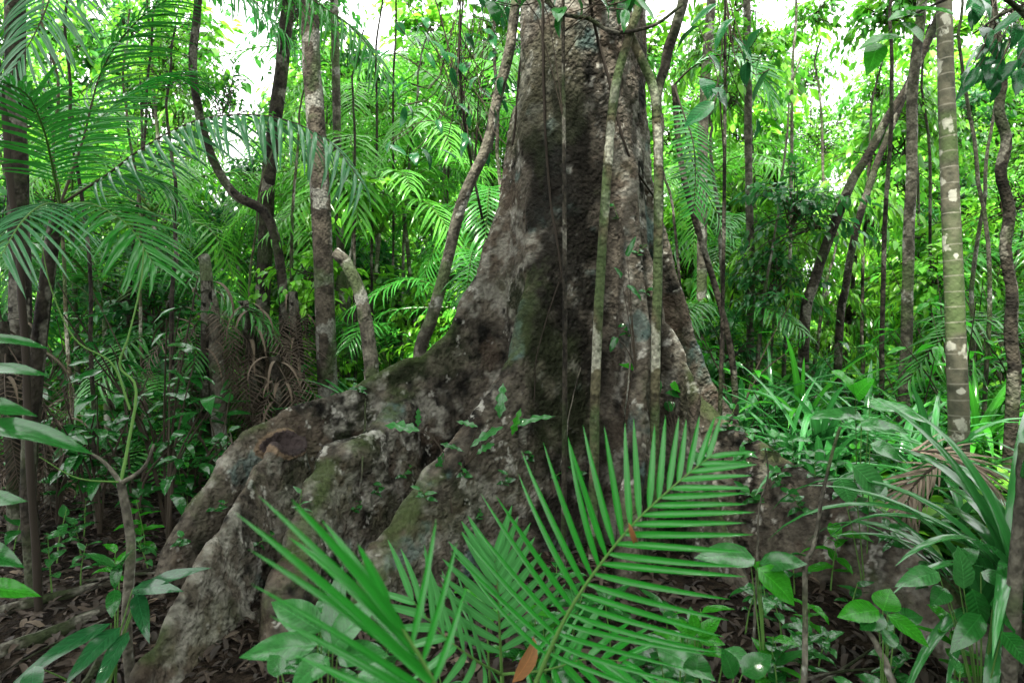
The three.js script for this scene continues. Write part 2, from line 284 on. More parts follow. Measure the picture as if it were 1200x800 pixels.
function treeSDF(x, y, z) {
  const yy = Math.max(y - 0.3, -0.3), dx = x - AX, dz = z - AZ, rr = Math.hypot(dx, dz);
  const r = 0.475 + 0.32 * Math.exp(-yy * 1.15), an = Math.atan2(dz, dx);
  let d = rr - r * (1 + 0.05 * Math.sin(an * 3 + 0.6) + 0.03 * Math.sin(an * 7 + yy * 0.4));
  for (const b of ACTIVE) d = smin(d, finDist(b, x, y, z), b.k);
  // knot below the hollow, then the hollow itself with a lip
  const kx = x - KNOT.x, ky = (y - KNOT.y) * 1.3, kz = z - KNOT.z; d = smin(d, Math.hypot(kx, ky, kz) - 0.13, 0.14);
  const hx = x - HOLLOW.x, hy = y - HOLLOW.y, hz = z - HOLLOW.z, u = hx * 0.94 + hy * 0.34, v = -hx * 0.34 + hy * 0.94, hr = Math.hypot(u * 0.62, v * 1.35, hz * 0.8);
  if (hr < 0.5) {
    const wob = 0.02 * (noise3(x * 14, y * 14, z * 14) - 0.5);
    d = smin(d, Math.abs(d) < 0.12 ? Math.hypot(hr - 0.145 + wob, d) - 0.018 : 1, 0.03);
    d = Math.max(d, -(hr - 0.125 + wob));
  }
  // lumps
  if (Math.abs(d) < 0.3) d += 0.06 * (fbm(x * 2.2, y * 1.6, z * 2.2, 2) - 0.5) + 0.04 * (noise3(x * 7, y * 4.5, z * 7) - 0.5);
  return d;
}
function onTree(px, py, off = 0) {    // where the ray through a pixel meets the bark
  let t = 2.2; const o = EYE, dir = P(px, py, 1).sub(EYE).normalize();
  for (let i = 0; i < 160; i++) { const p = o.clone().addScaledVector(dir, t), d = treeSDF(p.x, p.y, p.z); if (d < 0.004) break; t += d * 0.6; if (t > 8) break; }
  const p = o.clone().addScaledVector(dir, t), e = 0.01;
  const n = V(treeSDF(p.x + e, p.y, p.z) - treeSDF(p.x - e, p.y, p.z), treeSDF(p.x, p.y + e, p.z) - treeSDF(p.x, p.y - e, p.z), treeSDF(p.x, p.y, p.z + e) - treeSDF(p.x, p.y, p.z - e)).normalize();
  return { p: p.addScaledVector(n, off), n };
}
HOLLOW = onTree(342, 515, 0.0).p; KNOT = onTree(402, 524, -0.07).p;
function surfaceNets(f, lo, hi, h, B = 8) {
  const nx = Math.ceil((hi[0] - lo[0]) / h / B), ny = Math.ceil((hi[1] - lo[1]) / h / B), nz = Math.ceil((hi[2] - lo[2]) / h / B);
  const pos = [], idx = [], vid = new Map(), S = B + 2, val = new Float32Array(S * S * S);
  const NX = nx * B + 4, NY = ny * B + 4, key = (i, j, k) => (k * NY + j) * NX + i;
  const at = (a, b, c) => (c * S + b) * S + a, quads = [];
  for (let bz = 0; bz < nz; bz++) for (let by = 0; by < ny; by++) for (let bx = 0; bx < nx; bx++) {
    const cx = lo[0] + (bx + 0.5) * B * h, cy = lo[1] + (by + 0.5) * B * h, cz = lo[2] + (bz + 0.5) * B * h;
    ACTIVE = FINS; const dc = f(cx, cy, cz), rad = B * h * 0.87;
    if (Math.abs(dc) > rad * 1.5 + 0.05) continue;
    ACTIVE = FINS.filter((q) => finDist(q, cx, cy, cz) < Math.abs(dc) + q.k + rad * 2.6 + 0.1);
    for (let c = 0; c < S; c++) for (let b = 0; b < S; b++) for (let a = 0; a < S; a++) val[at(a, b, c)] = f(lo[0] + (bx * B + a) * h, lo[1] + (by * B + b) * h, lo[2] + (bz * B + c) * h);
    for (let c = 0; c <= B; c++) for (let b = 0; b <= B; b++) for (let a = 0; a <= B; a++) {
      let m = 0, n = 0, sx = 0, sy = 0, sz = 0; const v = [];
      for (let k = 0; k < 8; k++) { const q = val[at(a + (k & 1), b + (k >> 1 & 1), c + (k >> 2))]; v.push(q); if (q < 0) m |= 1 << k; }
      if (m === 0 || m === 255) continue;
      for (const [p, q] of EDGES) if ((v[p] < 0) !== (v[q] < 0)) { const t = v[p] / (v[p] - v[q]); sx += (p & 1) + ((q & 1) - (p & 1)) * t; sy += (p >> 1 & 1) + ((q >> 1 & 1) - (p >> 1 & 1)) * t; sz += (p >> 2) + ((q >> 2) - (p >> 2)) * t; n++; }
      const I = bx * B + a, J = by * B + b, K = bz * B + c, id = key(I, J, K);
      if (!vid.has(id)) { vid.set(id, pos.length / 3); pos.push(lo[0] + (I + sx / n) * h, lo[1] + (J + sy / n) * h, lo[2] + (K + sz / n) * h); }
      if (a < B && b < B && c < B) {   // edges that start at this cell's far corner belong to the block of that cell
        if (b && c || true) {
          const s0 = v[0] < 0;
          if ((v[1] < 0) !== s0) quads.push([I, J, K, 0, s0]);
          if ((v[2] < 0) !== s0) quads.push([I, J, K, 1, s0]);
          if ((v[4] < 0) !== s0) quads.push([I, J, K, 2, s0]);
        }
      }
    }
  }
  ACTIVE = FINS;
  for (const [I, J, K, ax, s] of quads) {
    const c = ax === 0 ? [key(I, J, K), key(I, J - 1, K), key(I, J - 1, K - 1), key(I, J, K - 1)] : ax === 1 ? [key(I, J, K), key(I, J, K - 1), key(I - 1, J, K - 1), key(I - 1, J, K)] : [key(I, J, K), key(I - 1, J, K), key(I - 1, J - 1, K), key(I, J - 1, K)];
    const q = c.map((x) => vid.get(x)); if (q.some((x) => x === undefined)) continue;
    if (s) idx.push(q[0], q[1], q[2], q[0], q[2], q[3]); else idx.push(q[0], q[2], q[1], q[0], q[3], q[2]);
  }
  return { pos, idx };
}
const EDGES = [[0, 1], [2, 3], [4, 5], [6, 7], [0, 2], [1, 3], [4, 6], [5, 7], [0, 4], [1, 5], [2, 6], [3, 7]];
const bigBase = V(AX, gh(AX, AZ), AZ);
const bigTree = thing('buttressed_tree', 'huge grey rainforest tree with lichen-mottled trunk and spreading buttress roots', 'tree', bigBase);
{
  const t0 = Date.now();
  const { pos, idx } = surfaceNets(treeSDF, [-2.9, -0.35, -8.0], [3.3, 5.3, -2.2], 0.0155);
  const n = pos.length / 3, g = new THREE.BufferGeometry(), p = new Float32Array(pos);
  g.setAttribute('position', new THREE.BufferAttribute(p, 3)); g.setIndex(new THREE.BufferAttribute(new Uint32Array(idx), 1)); g.computeVertexNormals();
  const nor = g.attributes.normal.array, col = new Float32Array(n * 3);
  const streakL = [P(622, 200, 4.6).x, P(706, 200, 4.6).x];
  for (let i = 0; i < n; i++) {
    const x = p[i * 3], y = p[i * 3 + 1], z = p[i * 3 + 2], nx = nor[i * 3], ny = nor[i * 3 + 1], nz = nor[i * 3 + 2];
    // bark relief: vertical-ish plates, pits, warts
    const f1 = fbm(x * 9, y * 5, z * 9, 3), f2 = fbm(x * 30, y * 20, z * 30, 2), f3 = noise3(x * 60, y * 60, z * 60), wart = sstep(0.72, 0.85, noise3(x * 17, y * 17, z * 17));
    const fis = Math.abs(fbm(x * 11, y * 2.4, z * 11, 3) - 0.5), rel = 0.016 * (f1 - 0.5) + 0.01 * (f2 - 0.5) - 0.009 * (1 - sstep(0, 0.03, fis)) + 0.004 * (f3 - 0.5) + 0.005 * wart;
    // colour: bark, stains with painted recess shade, lichens, moss (all with their own outlines)
    const a = fbm(x * 1.7, y * 1.2, z * 1.7, 4), b = fbm(x * 6.5 + 4, y * 5.5, z * 6.5, 4), c = fbm(x * 14 + 9, y * 14, z * 14, 3), lich = fbm(x * 4.6 + 31, y * 4.6, z * 4.6 + 7, 5), lich2 = fbm(x * 11 + 3, y * 11 + 8, z * 11, 4), grn = fbm(x * 2.6 + 13, y * 2.2, z * 2.6 + 1, 5), teal = fbm(x * 3.3 + 51, y * 3.3, z * 3.3 + 17, 5), och = fbm(x * 3.6 + 71, y * 3.0, z * 3.6 + 27, 4);
    const stk = fbm(x * 7 + 2, y * 0.8, z * 7, 4), wx = 0.12 * (b - 0.5), crack = Math.abs(fbm(x * 11 + wx * 9, y * 2.4, z * 11, 3) - 0.5), wlich = fbm(x * 9 + 6 * (b - 0.5), y * 9 + 5 * (c - 0.5), z * 9 + 17, 5);
    let k = mixc([0.084, 0.073, 0.057], [0.008, 0.0077, 0.0063], clamp(0.34 + (stk - 0.5) * 2.6 + (b - 0.5) * 1.5 + (a - 0.5) * 2.4 + (c - 0.5) * 2.4, 0, 1));
    k = mixc(k, [0.02, 0.016, 0.013], (1 - sstep(0.0, 0.03, crack)) * 0.6);
    k = mixc(k, [0.075, 0.054, 0.039], sstep(0.54, 0.64, och) * 0.45);
    k = mixc(k, [0.2, 0.19, 0.16], sstep(0.49, 0.59, lich) * sstep(0.38, 0.62, c) * 0.85);
    k = mixc(k, [0.36, 0.35, 0.31], sstep(0.675, 0.71, wlich) * 0.7);
    k = mixc(k, [0.075, 0.12, 0.11], sstep(0.64, 0.7, teal) * 0.6 * (0.4 + 0.6 * sstep(0.4, 0.55, c)));
    // wet, black-stained bark plus painted recess shade down the hollow side of the trunk
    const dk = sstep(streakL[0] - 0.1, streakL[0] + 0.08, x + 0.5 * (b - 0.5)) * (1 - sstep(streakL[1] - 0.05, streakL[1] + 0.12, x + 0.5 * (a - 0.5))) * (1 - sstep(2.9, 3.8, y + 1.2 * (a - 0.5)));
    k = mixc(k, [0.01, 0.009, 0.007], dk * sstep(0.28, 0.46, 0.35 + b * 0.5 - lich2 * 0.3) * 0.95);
    // moss felt sits on ledges, in patches
    const mo = sstep(0.5, 0.64, grn + 0.1 * (f2 - 0.5)) * (0.25 + 0.75 * sstep(0.1, 0.7, ny)); k = mixc(k, [0.035, 0.052, 0.016], mo * 0.8);
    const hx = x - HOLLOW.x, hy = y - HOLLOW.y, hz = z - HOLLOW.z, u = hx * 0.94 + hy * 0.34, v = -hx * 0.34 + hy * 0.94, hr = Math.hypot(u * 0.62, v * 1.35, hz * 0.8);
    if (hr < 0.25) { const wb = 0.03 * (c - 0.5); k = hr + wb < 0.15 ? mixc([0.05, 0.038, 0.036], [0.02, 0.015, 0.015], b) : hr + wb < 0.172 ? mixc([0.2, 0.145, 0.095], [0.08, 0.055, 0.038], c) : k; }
    const gr = 0.55 + 0.9 * f3 * (0.5 + 0.5 * f2); 
    col[i * 3] = k[0] * gr; col[i * 3 + 1] = k[1] * gr; col[i * 3 + 2] = k[2] * gr;
    p[i * 3] = x + nx * rel - bigBase.x; p[i * 3 + 1] = y + ny * rel - bigBase.y; p[i * 3 + 2] = z + nz * rel - bigBase.z;
  }
  g.computeVertexNormals();
  // texture plane for each triangle by the side it faces; a vertex is repeated for each plane that it serves
  const N2 = g.attributes.normal.array, map = new Map(), P2 = [], C2 = [], Q2 = [], U2 = [], I2 = new Uint32Array(idx.length);
  for (let t = 0; t < idx.length; t += 3) {
    let fx = 0, fy = 0, fz = 0; for (let k = 0; k < 3; k++) { const i = idx[t + k] * 3; fx += N2[i]; fy += N2[i + 1]; fz += N2[i + 2]; }
    fx = Math.abs(fx); fy = Math.abs(fy) * 0.8; fz = Math.abs(fz); const axis = fx > fz && fx > fy ? 0 : fy > fz ? 1 : 2;
    for (let k = 0; k < 3; k++) {
      const i = idx[t + k], key = i * 3 + axis; let id = map.get(key);
      if (id === undefined) { id = P2.length / 3; map.set(key, id); const j = i * 3; P2.push(p[j], p[j + 1], p[j + 2]); Q2.push(N2[j], N2[j + 1], N2[j + 2]); C2.push(col[j], col[j + 1], col[j + 2]); U2.push(axis === 0 ? p[j + 2] : p[j], axis === 1 ? p[j + 2] : p[j + 1]); }
      I2[t + k] = id;
    }
  }
  const g2 = new THREE.BufferGeometry(), at = (a, n) => new THREE.BufferAttribute(new Float32Array(a), n);
  g2.setAttribute('position', at(P2, 3)); g2.setAttribute('normal', at(Q2, 3)); g2.setAttribute('color', at(C2, 3)); g2.setAttribute('uv', at(U2, 2)); g2.setIndex(new THREE.BufferAttribute(I2, 1));
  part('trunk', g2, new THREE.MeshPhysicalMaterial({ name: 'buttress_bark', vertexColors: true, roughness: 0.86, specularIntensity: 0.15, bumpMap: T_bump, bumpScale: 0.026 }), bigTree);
  const up = [V(0, 4.9, 0), V(0.05, 7, 0.05), V(0.1, 10, 0.1), V(0.1, 14, 0), V(0.2, 17, 0)];
  part('upper_trunk', tube(up, [0.5, 0.46, 0.42, 0.36, 0.2], 20), barkMat.mottled, bigTree);
  console.log('tree', n, idx.length / 3, Date.now() - t0);
}

// ---------------------------------------------------------------- foliage prototypes
const GREEN = { deep: [0.03, 0.15, 0.016], mid: [0.05, 0.26, 0.025], lime: [0.175, 0.46, 0.03], blue: [0.03, 0.14, 0.045] };
function leafTint(r, a, b) { const t = r(), v = 0.7 + 0.6 * r(), k = mixc(a, b, t); return [k[0] * v, k[1] * v, k[2] * v]; }
function crownGeo(seed, o) {          // one clump of foliage about 1 m in radius: twigs and separate leaves
  const r = rng(seed), gb = new GB(), twigCol = [0.05, 0.04, 0.025];
  for (let k = 0; k < o.twigs; k++) {
    const az = r() * 6.283, el = (r() - 0.32) * 2.2, len = 0.55 + 0.6 * r(), d = V(Math.cos(az) * Math.cos(el), Math.sin(el) * 0.8, Math.sin(az) * Math.cos(el)).normalize();
    const a = V((r() - 0.5) * 0.3, (r() - 0.5) * 0.3, (r() - 0.5) * 0.3), b = a.clone().addScaledVector(d, len * 0.55).add(V(0, 0.05, 0)), c = a.clone().addScaledVector(d, len).add(V(0, -o.sag * len, 0));
    const cur = smooth([a, b, c], 6); pushTube(gb, cur, taper(6, 0.012, 0.003), 3, { col: twigCol });
    const tint = leafTint(r, o.a, o.b);
    for (let j = 0; j < o.per; j++) {
      const t = 0.15 + 0.85 * Math.pow(r(), 0.7), f = t * 5, i = Math.min(4, Math.floor(f)), p = cur[i].clone().lerp(cur[i + 1], f - i), td = cur[i + 1].clone().sub(cur[i]).normalize();
      p.add(V((r() - 0.5) * o.spread, (r() - 0.5) * o.spread, (r() - 0.5) * o.spread));
      const out = V(r() - 0.5, (r() - 0.5) * 0.7 - o.hang, r() - 0.5).normalize().multiplyScalar(1.1).add(td).normalize(), up = V((r() - 0.5) * 1.1, 1, (r() - 0.5) * 1.1).normalize(), s = 0.6 + 0.7 * r(), v = 0.75 + 0.5 * r();
      pushLeaf(gb, p, out, up, o.L * s, o.W * s, { shape: o.shape, n: o.n ?? 3, droop: 0.3 + 0.8 * r(), fold: 0.1 + 0.3 * r(), col: [tint[0] * v, tint[1] * v, tint[2] * v] });
    }
  }
  return gb.build();
}
const CROWN = { fine: [], broad: [], hang: [], dark: [], tuft: [] };
for (let k = 0; k < 3; k++) {
  CROWN.fine.push(crownGeo(100 + k, { twigs: 46, per: 20, L: 0.1, W: 0.05, shape: 'ovate', a: GREEN.mid, b: GREEN.lime, sag: 0.15, spread: 0.16, hang: 0.1 }));
  CROWN.broad.push(crownGeo(200 + k, { twigs: 34, per: 14, L: 0.19, W: 0.09, shape: 'ovate', a: GREEN.mid, b: GREEN.lime, sag: 0.2, spread: 0.16, hang: 0.25 }));
  CROWN.hang.push(crownGeo(300 + k, { twigs: 36, per: 15, L: 0.21, W: 0.055, shape: 'lance', a: GREEN.deep, b: GREEN.lime, sag: 0.35, spread: 0.14, hang: 0.6 }));
  CROWN.dark.push(crownGeo(400 + k, { twigs: 34, per: 14, L: 0.17, W: 0.075, shape: 'ovate', a: GREEN.deep, b: GREEN.blue, sag: 0.2, spread: 0.14, hang: 0.25 }));
  CROWN.tuft.push(crownGeo(500 + k, { twigs: 24, per: 12, L: 0.14, W: 0.06, shape: 'lance', a: GREEN.deep, b: GREEN.mid, sag: 0.1, spread: 0.1, hang: 0.1 }));
}
// a frond: rachis curve with rows of leaflets
function frondLeaflets(curve, o) {
  const { N, L, W, a0 = 1.25, a1 = 0.45, t0 = 0.18, lift = 0.25, up = UPV, seed = 1, jit = 0.06, prof = (t) => 0.45 + 0.55 * Math.sin(Math.PI * Math.min(1, 0.12 + t * 0.85)), sides = [-1, 1], droopV = 3 } = o;
  const r = rng(seed), c = new THREE.CatmullRomCurve3(curve, false, 'centripetal'), out = [];
  for (let i = 0; i < N; i++) for (const s of sides) {
    const k = (i + 0.25 * (s > 0 ? 1 : 0)) / (N - 0.5), t = Math.min(0.999, lerp(t0, 1, k)), p = c.getPointAt(t), T = c.getTangentAt(t), S = T.clone().cross(up).normalize(), U = S.clone().cross(T).normalize();
    const a = lerp(a0, a1, k) + (r() - 0.5) * jit * 2;
    const d = T.clone().multiplyScalar(Math.cos(a)).addScaledVector(S, s * Math.sin(a)).addScaledVector(U, lift * Math.sin(a) + (r() - 0.5) * jit * 2).normalize();
    out.push({ p, d, u: U.clone().addScaledVector(S, -s * lift * 0.5 + (r() - 0.5) * 0.5).normalize(), L: L * prof(k) * (0.93 + 0.14 * r()), W: W * (0.65 + 0.35 * Math.sin(Math.PI * (0.15 + 0.7 * k))), v: Math.floor(clamp(droopV + (r() - 0.5) * 2.4, 0, 7)), ph: r() * 6 });
  }
  return out;
}
function frondParts(parent, curve, o, mat, stemMat = M.greenStem, rb = 0.008) {     // frond with a mesh for each leaflet
  const n = 22, c = smooth(curve, n), f = part('frond', tube(c, taper(n, rb, rb * 0.2), 6), stemMat, parent);
  for (const l of frondLeaflets(curve, o)) addLeaf(f, 'leaflet', 'leaflet', l.v, mat, l.p, l.d, l.u, l.L, l.W);
  return f;
}
function frondGeo(curve, o, col, stemCol, rb = 0.008, seg = 4) {                                       // the same in one mesh, for fronds far off
  const gb = new GB(), c = smooth(curve, 12); pushTube(gb, c, taper(12, rb, rb * 0.25), 4, { col: stemCol });
  for (const l of frondLeaflets(curve, o)) { const v = 0.8 + 0.4 * hash3(Math.floor(l.ph * 1e4), 3, 5); pushLeaf(gb, l.p, l.d, l.u, l.L, l.W, { shape: 'leaflet', n: seg, droop: 0.1 + 0.25 * l.v, fold: 0.25, col: col.map((x) => x * v) }); }
  return gb.build();
}
// frond shapes reaching out along +z from the crown of a palm
const FROND = {};
for (const [kind, col, stem, W] of [['lime', [0.09, 0.36, 0.03], [0.1, 0.2, 0.03], 0.03], ['green', [0.035, 0.19, 0.025], [0.07, 0.14, 0.03], 0.03], ['dark', [0.03, 0.15, 0.022], [0.03, 0.04, 0.015], 0.03], ['dead', [0.06, 0.044, 0.029], [0.05, 0.036, 0.024], 0.022]]) {
  FROND[kind] = [0, 1, 2, 3].map((k) => {
    const rise = [0.55, 0.35, 0.75, 0.1][k], fall = [0.25, 0.55, 0.1, 0.75][k];
    return frondGeo([V(0, 0, 0), V(0, rise * 0.7, 0.45), V(0.03, rise * 0.85, 0.95), V(0.05, rise * 0.7 - fall * 0.5, 1.4), V(0.05, rise * 0.4 - fall, 1.75)], { N: 26, L: 0.5, W, seed: 5 + k, lift: 0.05, droopV: 4.5, jit: 0.1 }, col, stem, 0.012, 3);
  });
}
const FERN = [0, 1, 2].map((k) => frondGeo([V(0, 0, 0), V(0, 0.35, 0.2), V(0.01, 0.5, 0.5), V(0.02, 0.42 - k * 0.08, 0.85)], { N: 20, L: 0.16, W: 0.03, seed: 25 + k, a0: 1.4, a1: 1.0, t0: 0.12, lift: 0.05, droopV: 2 }, [0.05, 0.26, 0.03], [0.04, 0.06, 0.02], 0.005, 2));
const turnY = (o, a) => { o.rotation.y = a; return o; };

// a landmark that one can find, for labels
const nearTo = (px) => px < 60 ? 'by the tall left feather palm' : px < 180 ? 'behind the forked sapling' : px < 280 ? 'beside the dead palms' : px < 400 ? 'near the white-mottled tree' : px < 640 ? 'behind the left buttress' : px < 900 ? 'close by the right flank of big trunk' : px < 965 ? 'below the leaning dark trunks' : px < 1035 ? 'round the bright heart leaf' : px < 1100 ? 'near the slim blotched trunk' : 'near the ringed palm trunk';
// ---------------------------------------------------------------- slender trees that show their trunks
function trunkTree(name, label, pts, r0, r1, mat, opt = {}) {     // pts: [px, py, depth] from the top down; runs on to the ground
  const w = pts.map((a) => P(...a)).reverse(), g = w[0].clone(); g.y = gh(g.x, g.z) - 0.06; const base = V(g.x, gh(g.x, g.z), g.z);
  if (w[0].y - g.y > 0.15) w.unshift(g);
  const top = w[w.length - 1], d2 = top.clone().sub(w[w.length - 2]).normalize();
  if (opt.rise) w.push(top.clone().addScaledVector(d2, opt.rise * 0.5), top.clone().addScaledVector(d2, opt.rise).add(V(0.1, 0, 0)));
  const t = thing(name, label, opt.cat ?? 'tree', base, opt.group), c = smooth(w, opt.n ?? 40, opt.jit ?? 0.03, opt.seed ?? pts[0][0]).map((p) => p.sub(base));
  part(opt.partName ?? 'trunk', tube(c, taper(c.length, r0, r1), opt.seg ?? 12, { rough: opt.rough ?? 0.14, rf: opt.rf ?? 4, seed: pts[0][0], ring: opt.ring }), mat, t);
  t.tip = c[c.length - 1]; t.curve = c;
  if (opt.crown) for (let k = 0; k < (opt.lobes ?? 3); k++) {
    const r = rng(pts[0][0] * 7 + k), m = part('crown', CROWN[opt.crown][k % 3], M.crownA, t), s = opt.cs ?? 1.3; m.position.copy(t.tip).add(V((r() - 0.5) * s * 1.4, r() * s * 0.8 + 0.2, (r() - 0.5) * s * 1.4)); m.rotation.y = r() * 6; m.scale.setScalar(s * (0.8 + 0.4 * r()));
  }
  return t;
}
trunkTree('slender_tree', 'straight slender tree with dark trunk mottled by large white lichen patches', [[362, 30, 6.4], [368, 120, 6.4], [376, 250, 6.4], [384, 440, 6.4]], 0.105, 0.085, barkMat.mottled, { rise: 6.5, crown: 'fine', cs: 1.2, lobes: 2, seg: 16 });
trunkTree('slender_tree', 'thin brown trunk with lichen rising beside the white-mottled tree', [[336, 20, 7.6], [330, 80, 7.6], [316, 200, 7.6], [309, 320, 7.6], [307, 430, 7.6]], 0.095, 0.075, barkMat.brown, { rise: 6.5, crown: 'dark', cs: 1.2, lobes: 2 });
trunkTree('slender_tree', 'thin pale grey trunk just behind the white-mottled tree', [[392, 30, 8.2], [394, 150, 8.2], [399, 300, 8.2], [408, 450, 8.2]], 0.06, 0.05, barkMat.pale, { rise: 6.5, crown: 'fine', cs: 1.2, lobes: 2 });
trunkTree('bent_sapling', 'crooked lichen-grey sapling bending at a sharp elbow behind the buttress', [[392, 296, 5.9], [405, 308, 5.9], [418, 335, 5.9], [428, 380, 5.9], [436, 450, 5.9]], 0.075, 0.055, barkMat.pale, { cat: 'sapling', partName: 'stem' });
trunkTree('leaning_tree', 'slim pale tree leaning over the left buttress crest towards the big trunk', [[603, 8, 5.55], [596, 60, 5.55], [582, 120, 5.55], [566, 180, 5.55], [543, 235, 5.55], [530, 280, 5.55], [518, 330, 5.55], [505, 375, 5.55], [492, 415, 5.55]], 0.06, 0.042, barkMat.pale, { rise: 6.5, crown: 'dark', cs: 1.2, lobes: 2 });
trunkTree('climbing_stem', 'mossy straight climber stem rising close before the dark side of big trunk', [[752, 0, 4.3], [738, 40, 4.3], [722, 95, 4.3], [716, 150, 4.3], [708, 250, 4.28], [702, 340, 4.25], [698, 440, 4.22], [696, 520, 4.2]], 0.035, 0.028, barkMat.moss, { cat: 'vine', partName: 'stem', rise: 2.5, jit: 0.015 });
trunkTree('climbing_stem', 'greenish climber stem hugging the right flank of big trunk', [[735, 30, 4.38], [752, 70, 4.38], [765, 100, 4.38], [770, 150, 4.38], [771, 250, 4.36], [770, 340, 4.34], [768, 430, 4.3]], 0.034, 0.03, barkMat.moss, { cat: 'vine', partName: 'stem', rise: 2, jit: 0.015 });
trunkTree('climbing_stem', 'grey climber stem running up into the leaves beside the dark palm frond', [[800, 0, 4.6], [788, 40, 4.6], [780, 80, 4.6], [772, 110, 4.55], [773, 180, 4.5]], 0.035, 0.04, barkMat.brown, { cat: 'vine', partName: 'stem', rise: 2 });
trunkTree('slender_tree', 'pale thin trunk half hidden behind the dark palm frond', [[832, 20, 9], [826, 100, 9], [824, 200, 9], [822, 330, 9]], 0.075, 0.06, barkMat.pale, { rise: 6.5, crown: 'fine', cs: 1.2, lobes: 2 });
trunkTree('slender_tree', 'straight thin grey trunk standing alone in the bright thicket', [[876, 10, 8], [877, 100, 8], [878, 200, 8], [880, 360, 8]], 0.05, 0.045, barkMat.pale, { rise: 6.5, crown: 'broad', cs: 1.2, lobes: 2 });
trunkTree('leaning_tree', 'dark trunk leaning right with a thin upright side branch', [[1082, 60, 7.4], [1062, 105, 7.4], [1040, 140, 7.4], [1020, 180, 7.4], [1000, 210, 7.4], [985, 245, 7.4], [970, 285, 7.4], [953, 335, 7.4], [945, 360, 7.4]], 0.065, 0.04, barkMat.brown, { rise: 6.5, crown: 'dark', cs: 1.2, lobes: 2 });
trunkTree('leaning_tree', 'thinner dark trunk leaning right beside its twin', [[1064, 105, 7.8], [1045, 150, 7.8], [1030, 185, 7.8], [1015, 230, 7.8], [1000, 285, 7.8], [990, 340, 7.8], [985, 370, 7.8]], 0.05, 0.03, barkMat.brown, { rise: 6.5, crown: 'dark', cs: 1.2, lobes: 2 });
trunkTree('slender_tree', 'straight slim trunk with pale blotches beside the ringed palm trunk', [[1078, 30, 6.4], [1070, 120, 6.4], [1068, 200, 6.4], [1066, 300, 6.4], [1062, 420, 6.4]], 0.058, 0.044, barkMat.pale, { rise: 6.5, crown: 'broad', cs: 1.2, lobes: 2 });
trunkTree('palm_tree', 'straight green-grey palm trunk with close pale ring scars', [[1107, 10, 4.6], [1110, 120, 4.6], [1115, 250, 4.6], [1120, 380, 4.6], [1124, 520, 4.6]], 0.075, 0.042, palmBark, { rise: 2.6, rough: 0.03, seg: 18, jit: 0.0, cat: 'palm' });
trunkTree('twisted_vine', 'dark twisted woody vine hanging beside the ringed palm trunk', [[1172, 60, 5], [1178, 100, 5], [1170, 130, 5], [1182, 165, 5], [1172, 205, 5], [1184, 245, 5], [1178, 290, 5], [1186, 340, 5], [1186, 400, 5], [1190, 440, 5]], 0.048, 0.03, barkMat.brown, { rise: 2.5, cat: 'vine', partName: 'stem', rough: 0.25 });
trunkTree('slender_tree', 'thick brown lichen-spotted trunk standing in the dark left thicket', [[18, 60, 4.6], [20, 200, 4.6], [22, 320, 4.6], [24, 500, 4.6]], 0.075, 0.06, barkMat.brown, { rise: 6.5, crown: 'dark', cs: 1.2, lobes: 2 });
trunkTree('spiny_palm', 'thin black palm stem bristling with dead fibres among left palm fronds', [[2, 120, 3.4], [10, 200, 3.4], [22, 290, 3.4], [30, 400, 3.4], [34, 560, 3.4]], 0.02, 0.015, M.darkStem, { cat: 'palm', partName: 'stem', rise: 1.2, rough: 0.3, rf: 12 });
trunkTree('slender_tree', 'grey branchy trunk high between the left palm fronds', [[232, 0, 6.5], [226, 60, 6.5], [230, 115, 6.5], [246, 180, 6.5], [275, 228, 6.5], [310, 250, 6.5], [330, 330, 6.6], [332, 440, 6.6]], 0.055, 0.035, barkMat.brown, { rise: 6.5, crown: 'dark', cs: 1.2, lobes: 2 });
trunkTree('slender_tree', 'forked whitish dead trunk wrapped in hanging brown leaves', [[238, 300, 6], [241, 320, 6], [244, 340, 6], [250, 380, 6], [256, 470, 6]], 0.075, 0.05, barkMat.pale, {});
// thin poles of the left thicket
{
  const r = rng(9);
  for (const [px, d, top] of [[78, 5.4, 100], [102, 4.6, 180], [168, 6.4, 150], [198, 5.6, 220], [288, 6.6, 260], [346, 6.8, 180], [415, 7.2, 150], [440, 7.8, 60], [458, 8.4, 20], [150, 7.5, 80]]) {
    const lean = (r() - 0.5) * 60;
    trunkTree('thin_pole', 'thin dark sapling pole ' + nearTo(px), [[px + lean, top, d], [px + lean * 0.4 + (r() - 0.5) * 12, top * 0.5 + 200, d], [px, 420, d]], 0.016 + 0.01 * r(), 0.009, r() < 0.7 ? barkMat.brown : barkMat.moss, { cat: 'sapling', partName: 'stem', seg: 7, n: 22, jit: 0.12, rise: 0.6 + r(), crown: r() < 0.7 ? 'tuft' : undefined, lobes: 1, cs: 0.6, group: 'dark thin poles ' + nearTo(px) });
  }
  for (const [px, d, top] of [[905, 9, 120], [925, 8.5, 60], [972, 9.5, 100], [1010, 9, 180], [1035, 6.8, 60], [1095, 8.5, 120], [1140, 7, 200], [1160, 6, 120], [845, 7.5, 180], [800, 8.2, 200], [590, 7, 60], [470, 9, 120], [520, 9.6, 60]]) {
    const lean = (r() - 0.5) * 50;
    trunkTree('thin_pole', 'thin sapling pole in the bright thicket ' + nearTo(px), [[px + lean, top, d], [px + lean * 0.4, top * 0.5 + 170, d], [px, 400, d]], 0.02 + 0.012 * r(), 0.012, r() < 0.5 ? barkMat.brown : barkMat.pale, { cat: 'sapling', partName: 'stem', seg: 7, n: 22, jit: 0.12, rise: 0.6 + r(), crown: r() < 0.7 ? 'broad' : undefined, lobes: 1, cs: 0.7, group: 'thin poles in the bright thicket ' + nearTo(px) });
  }
}

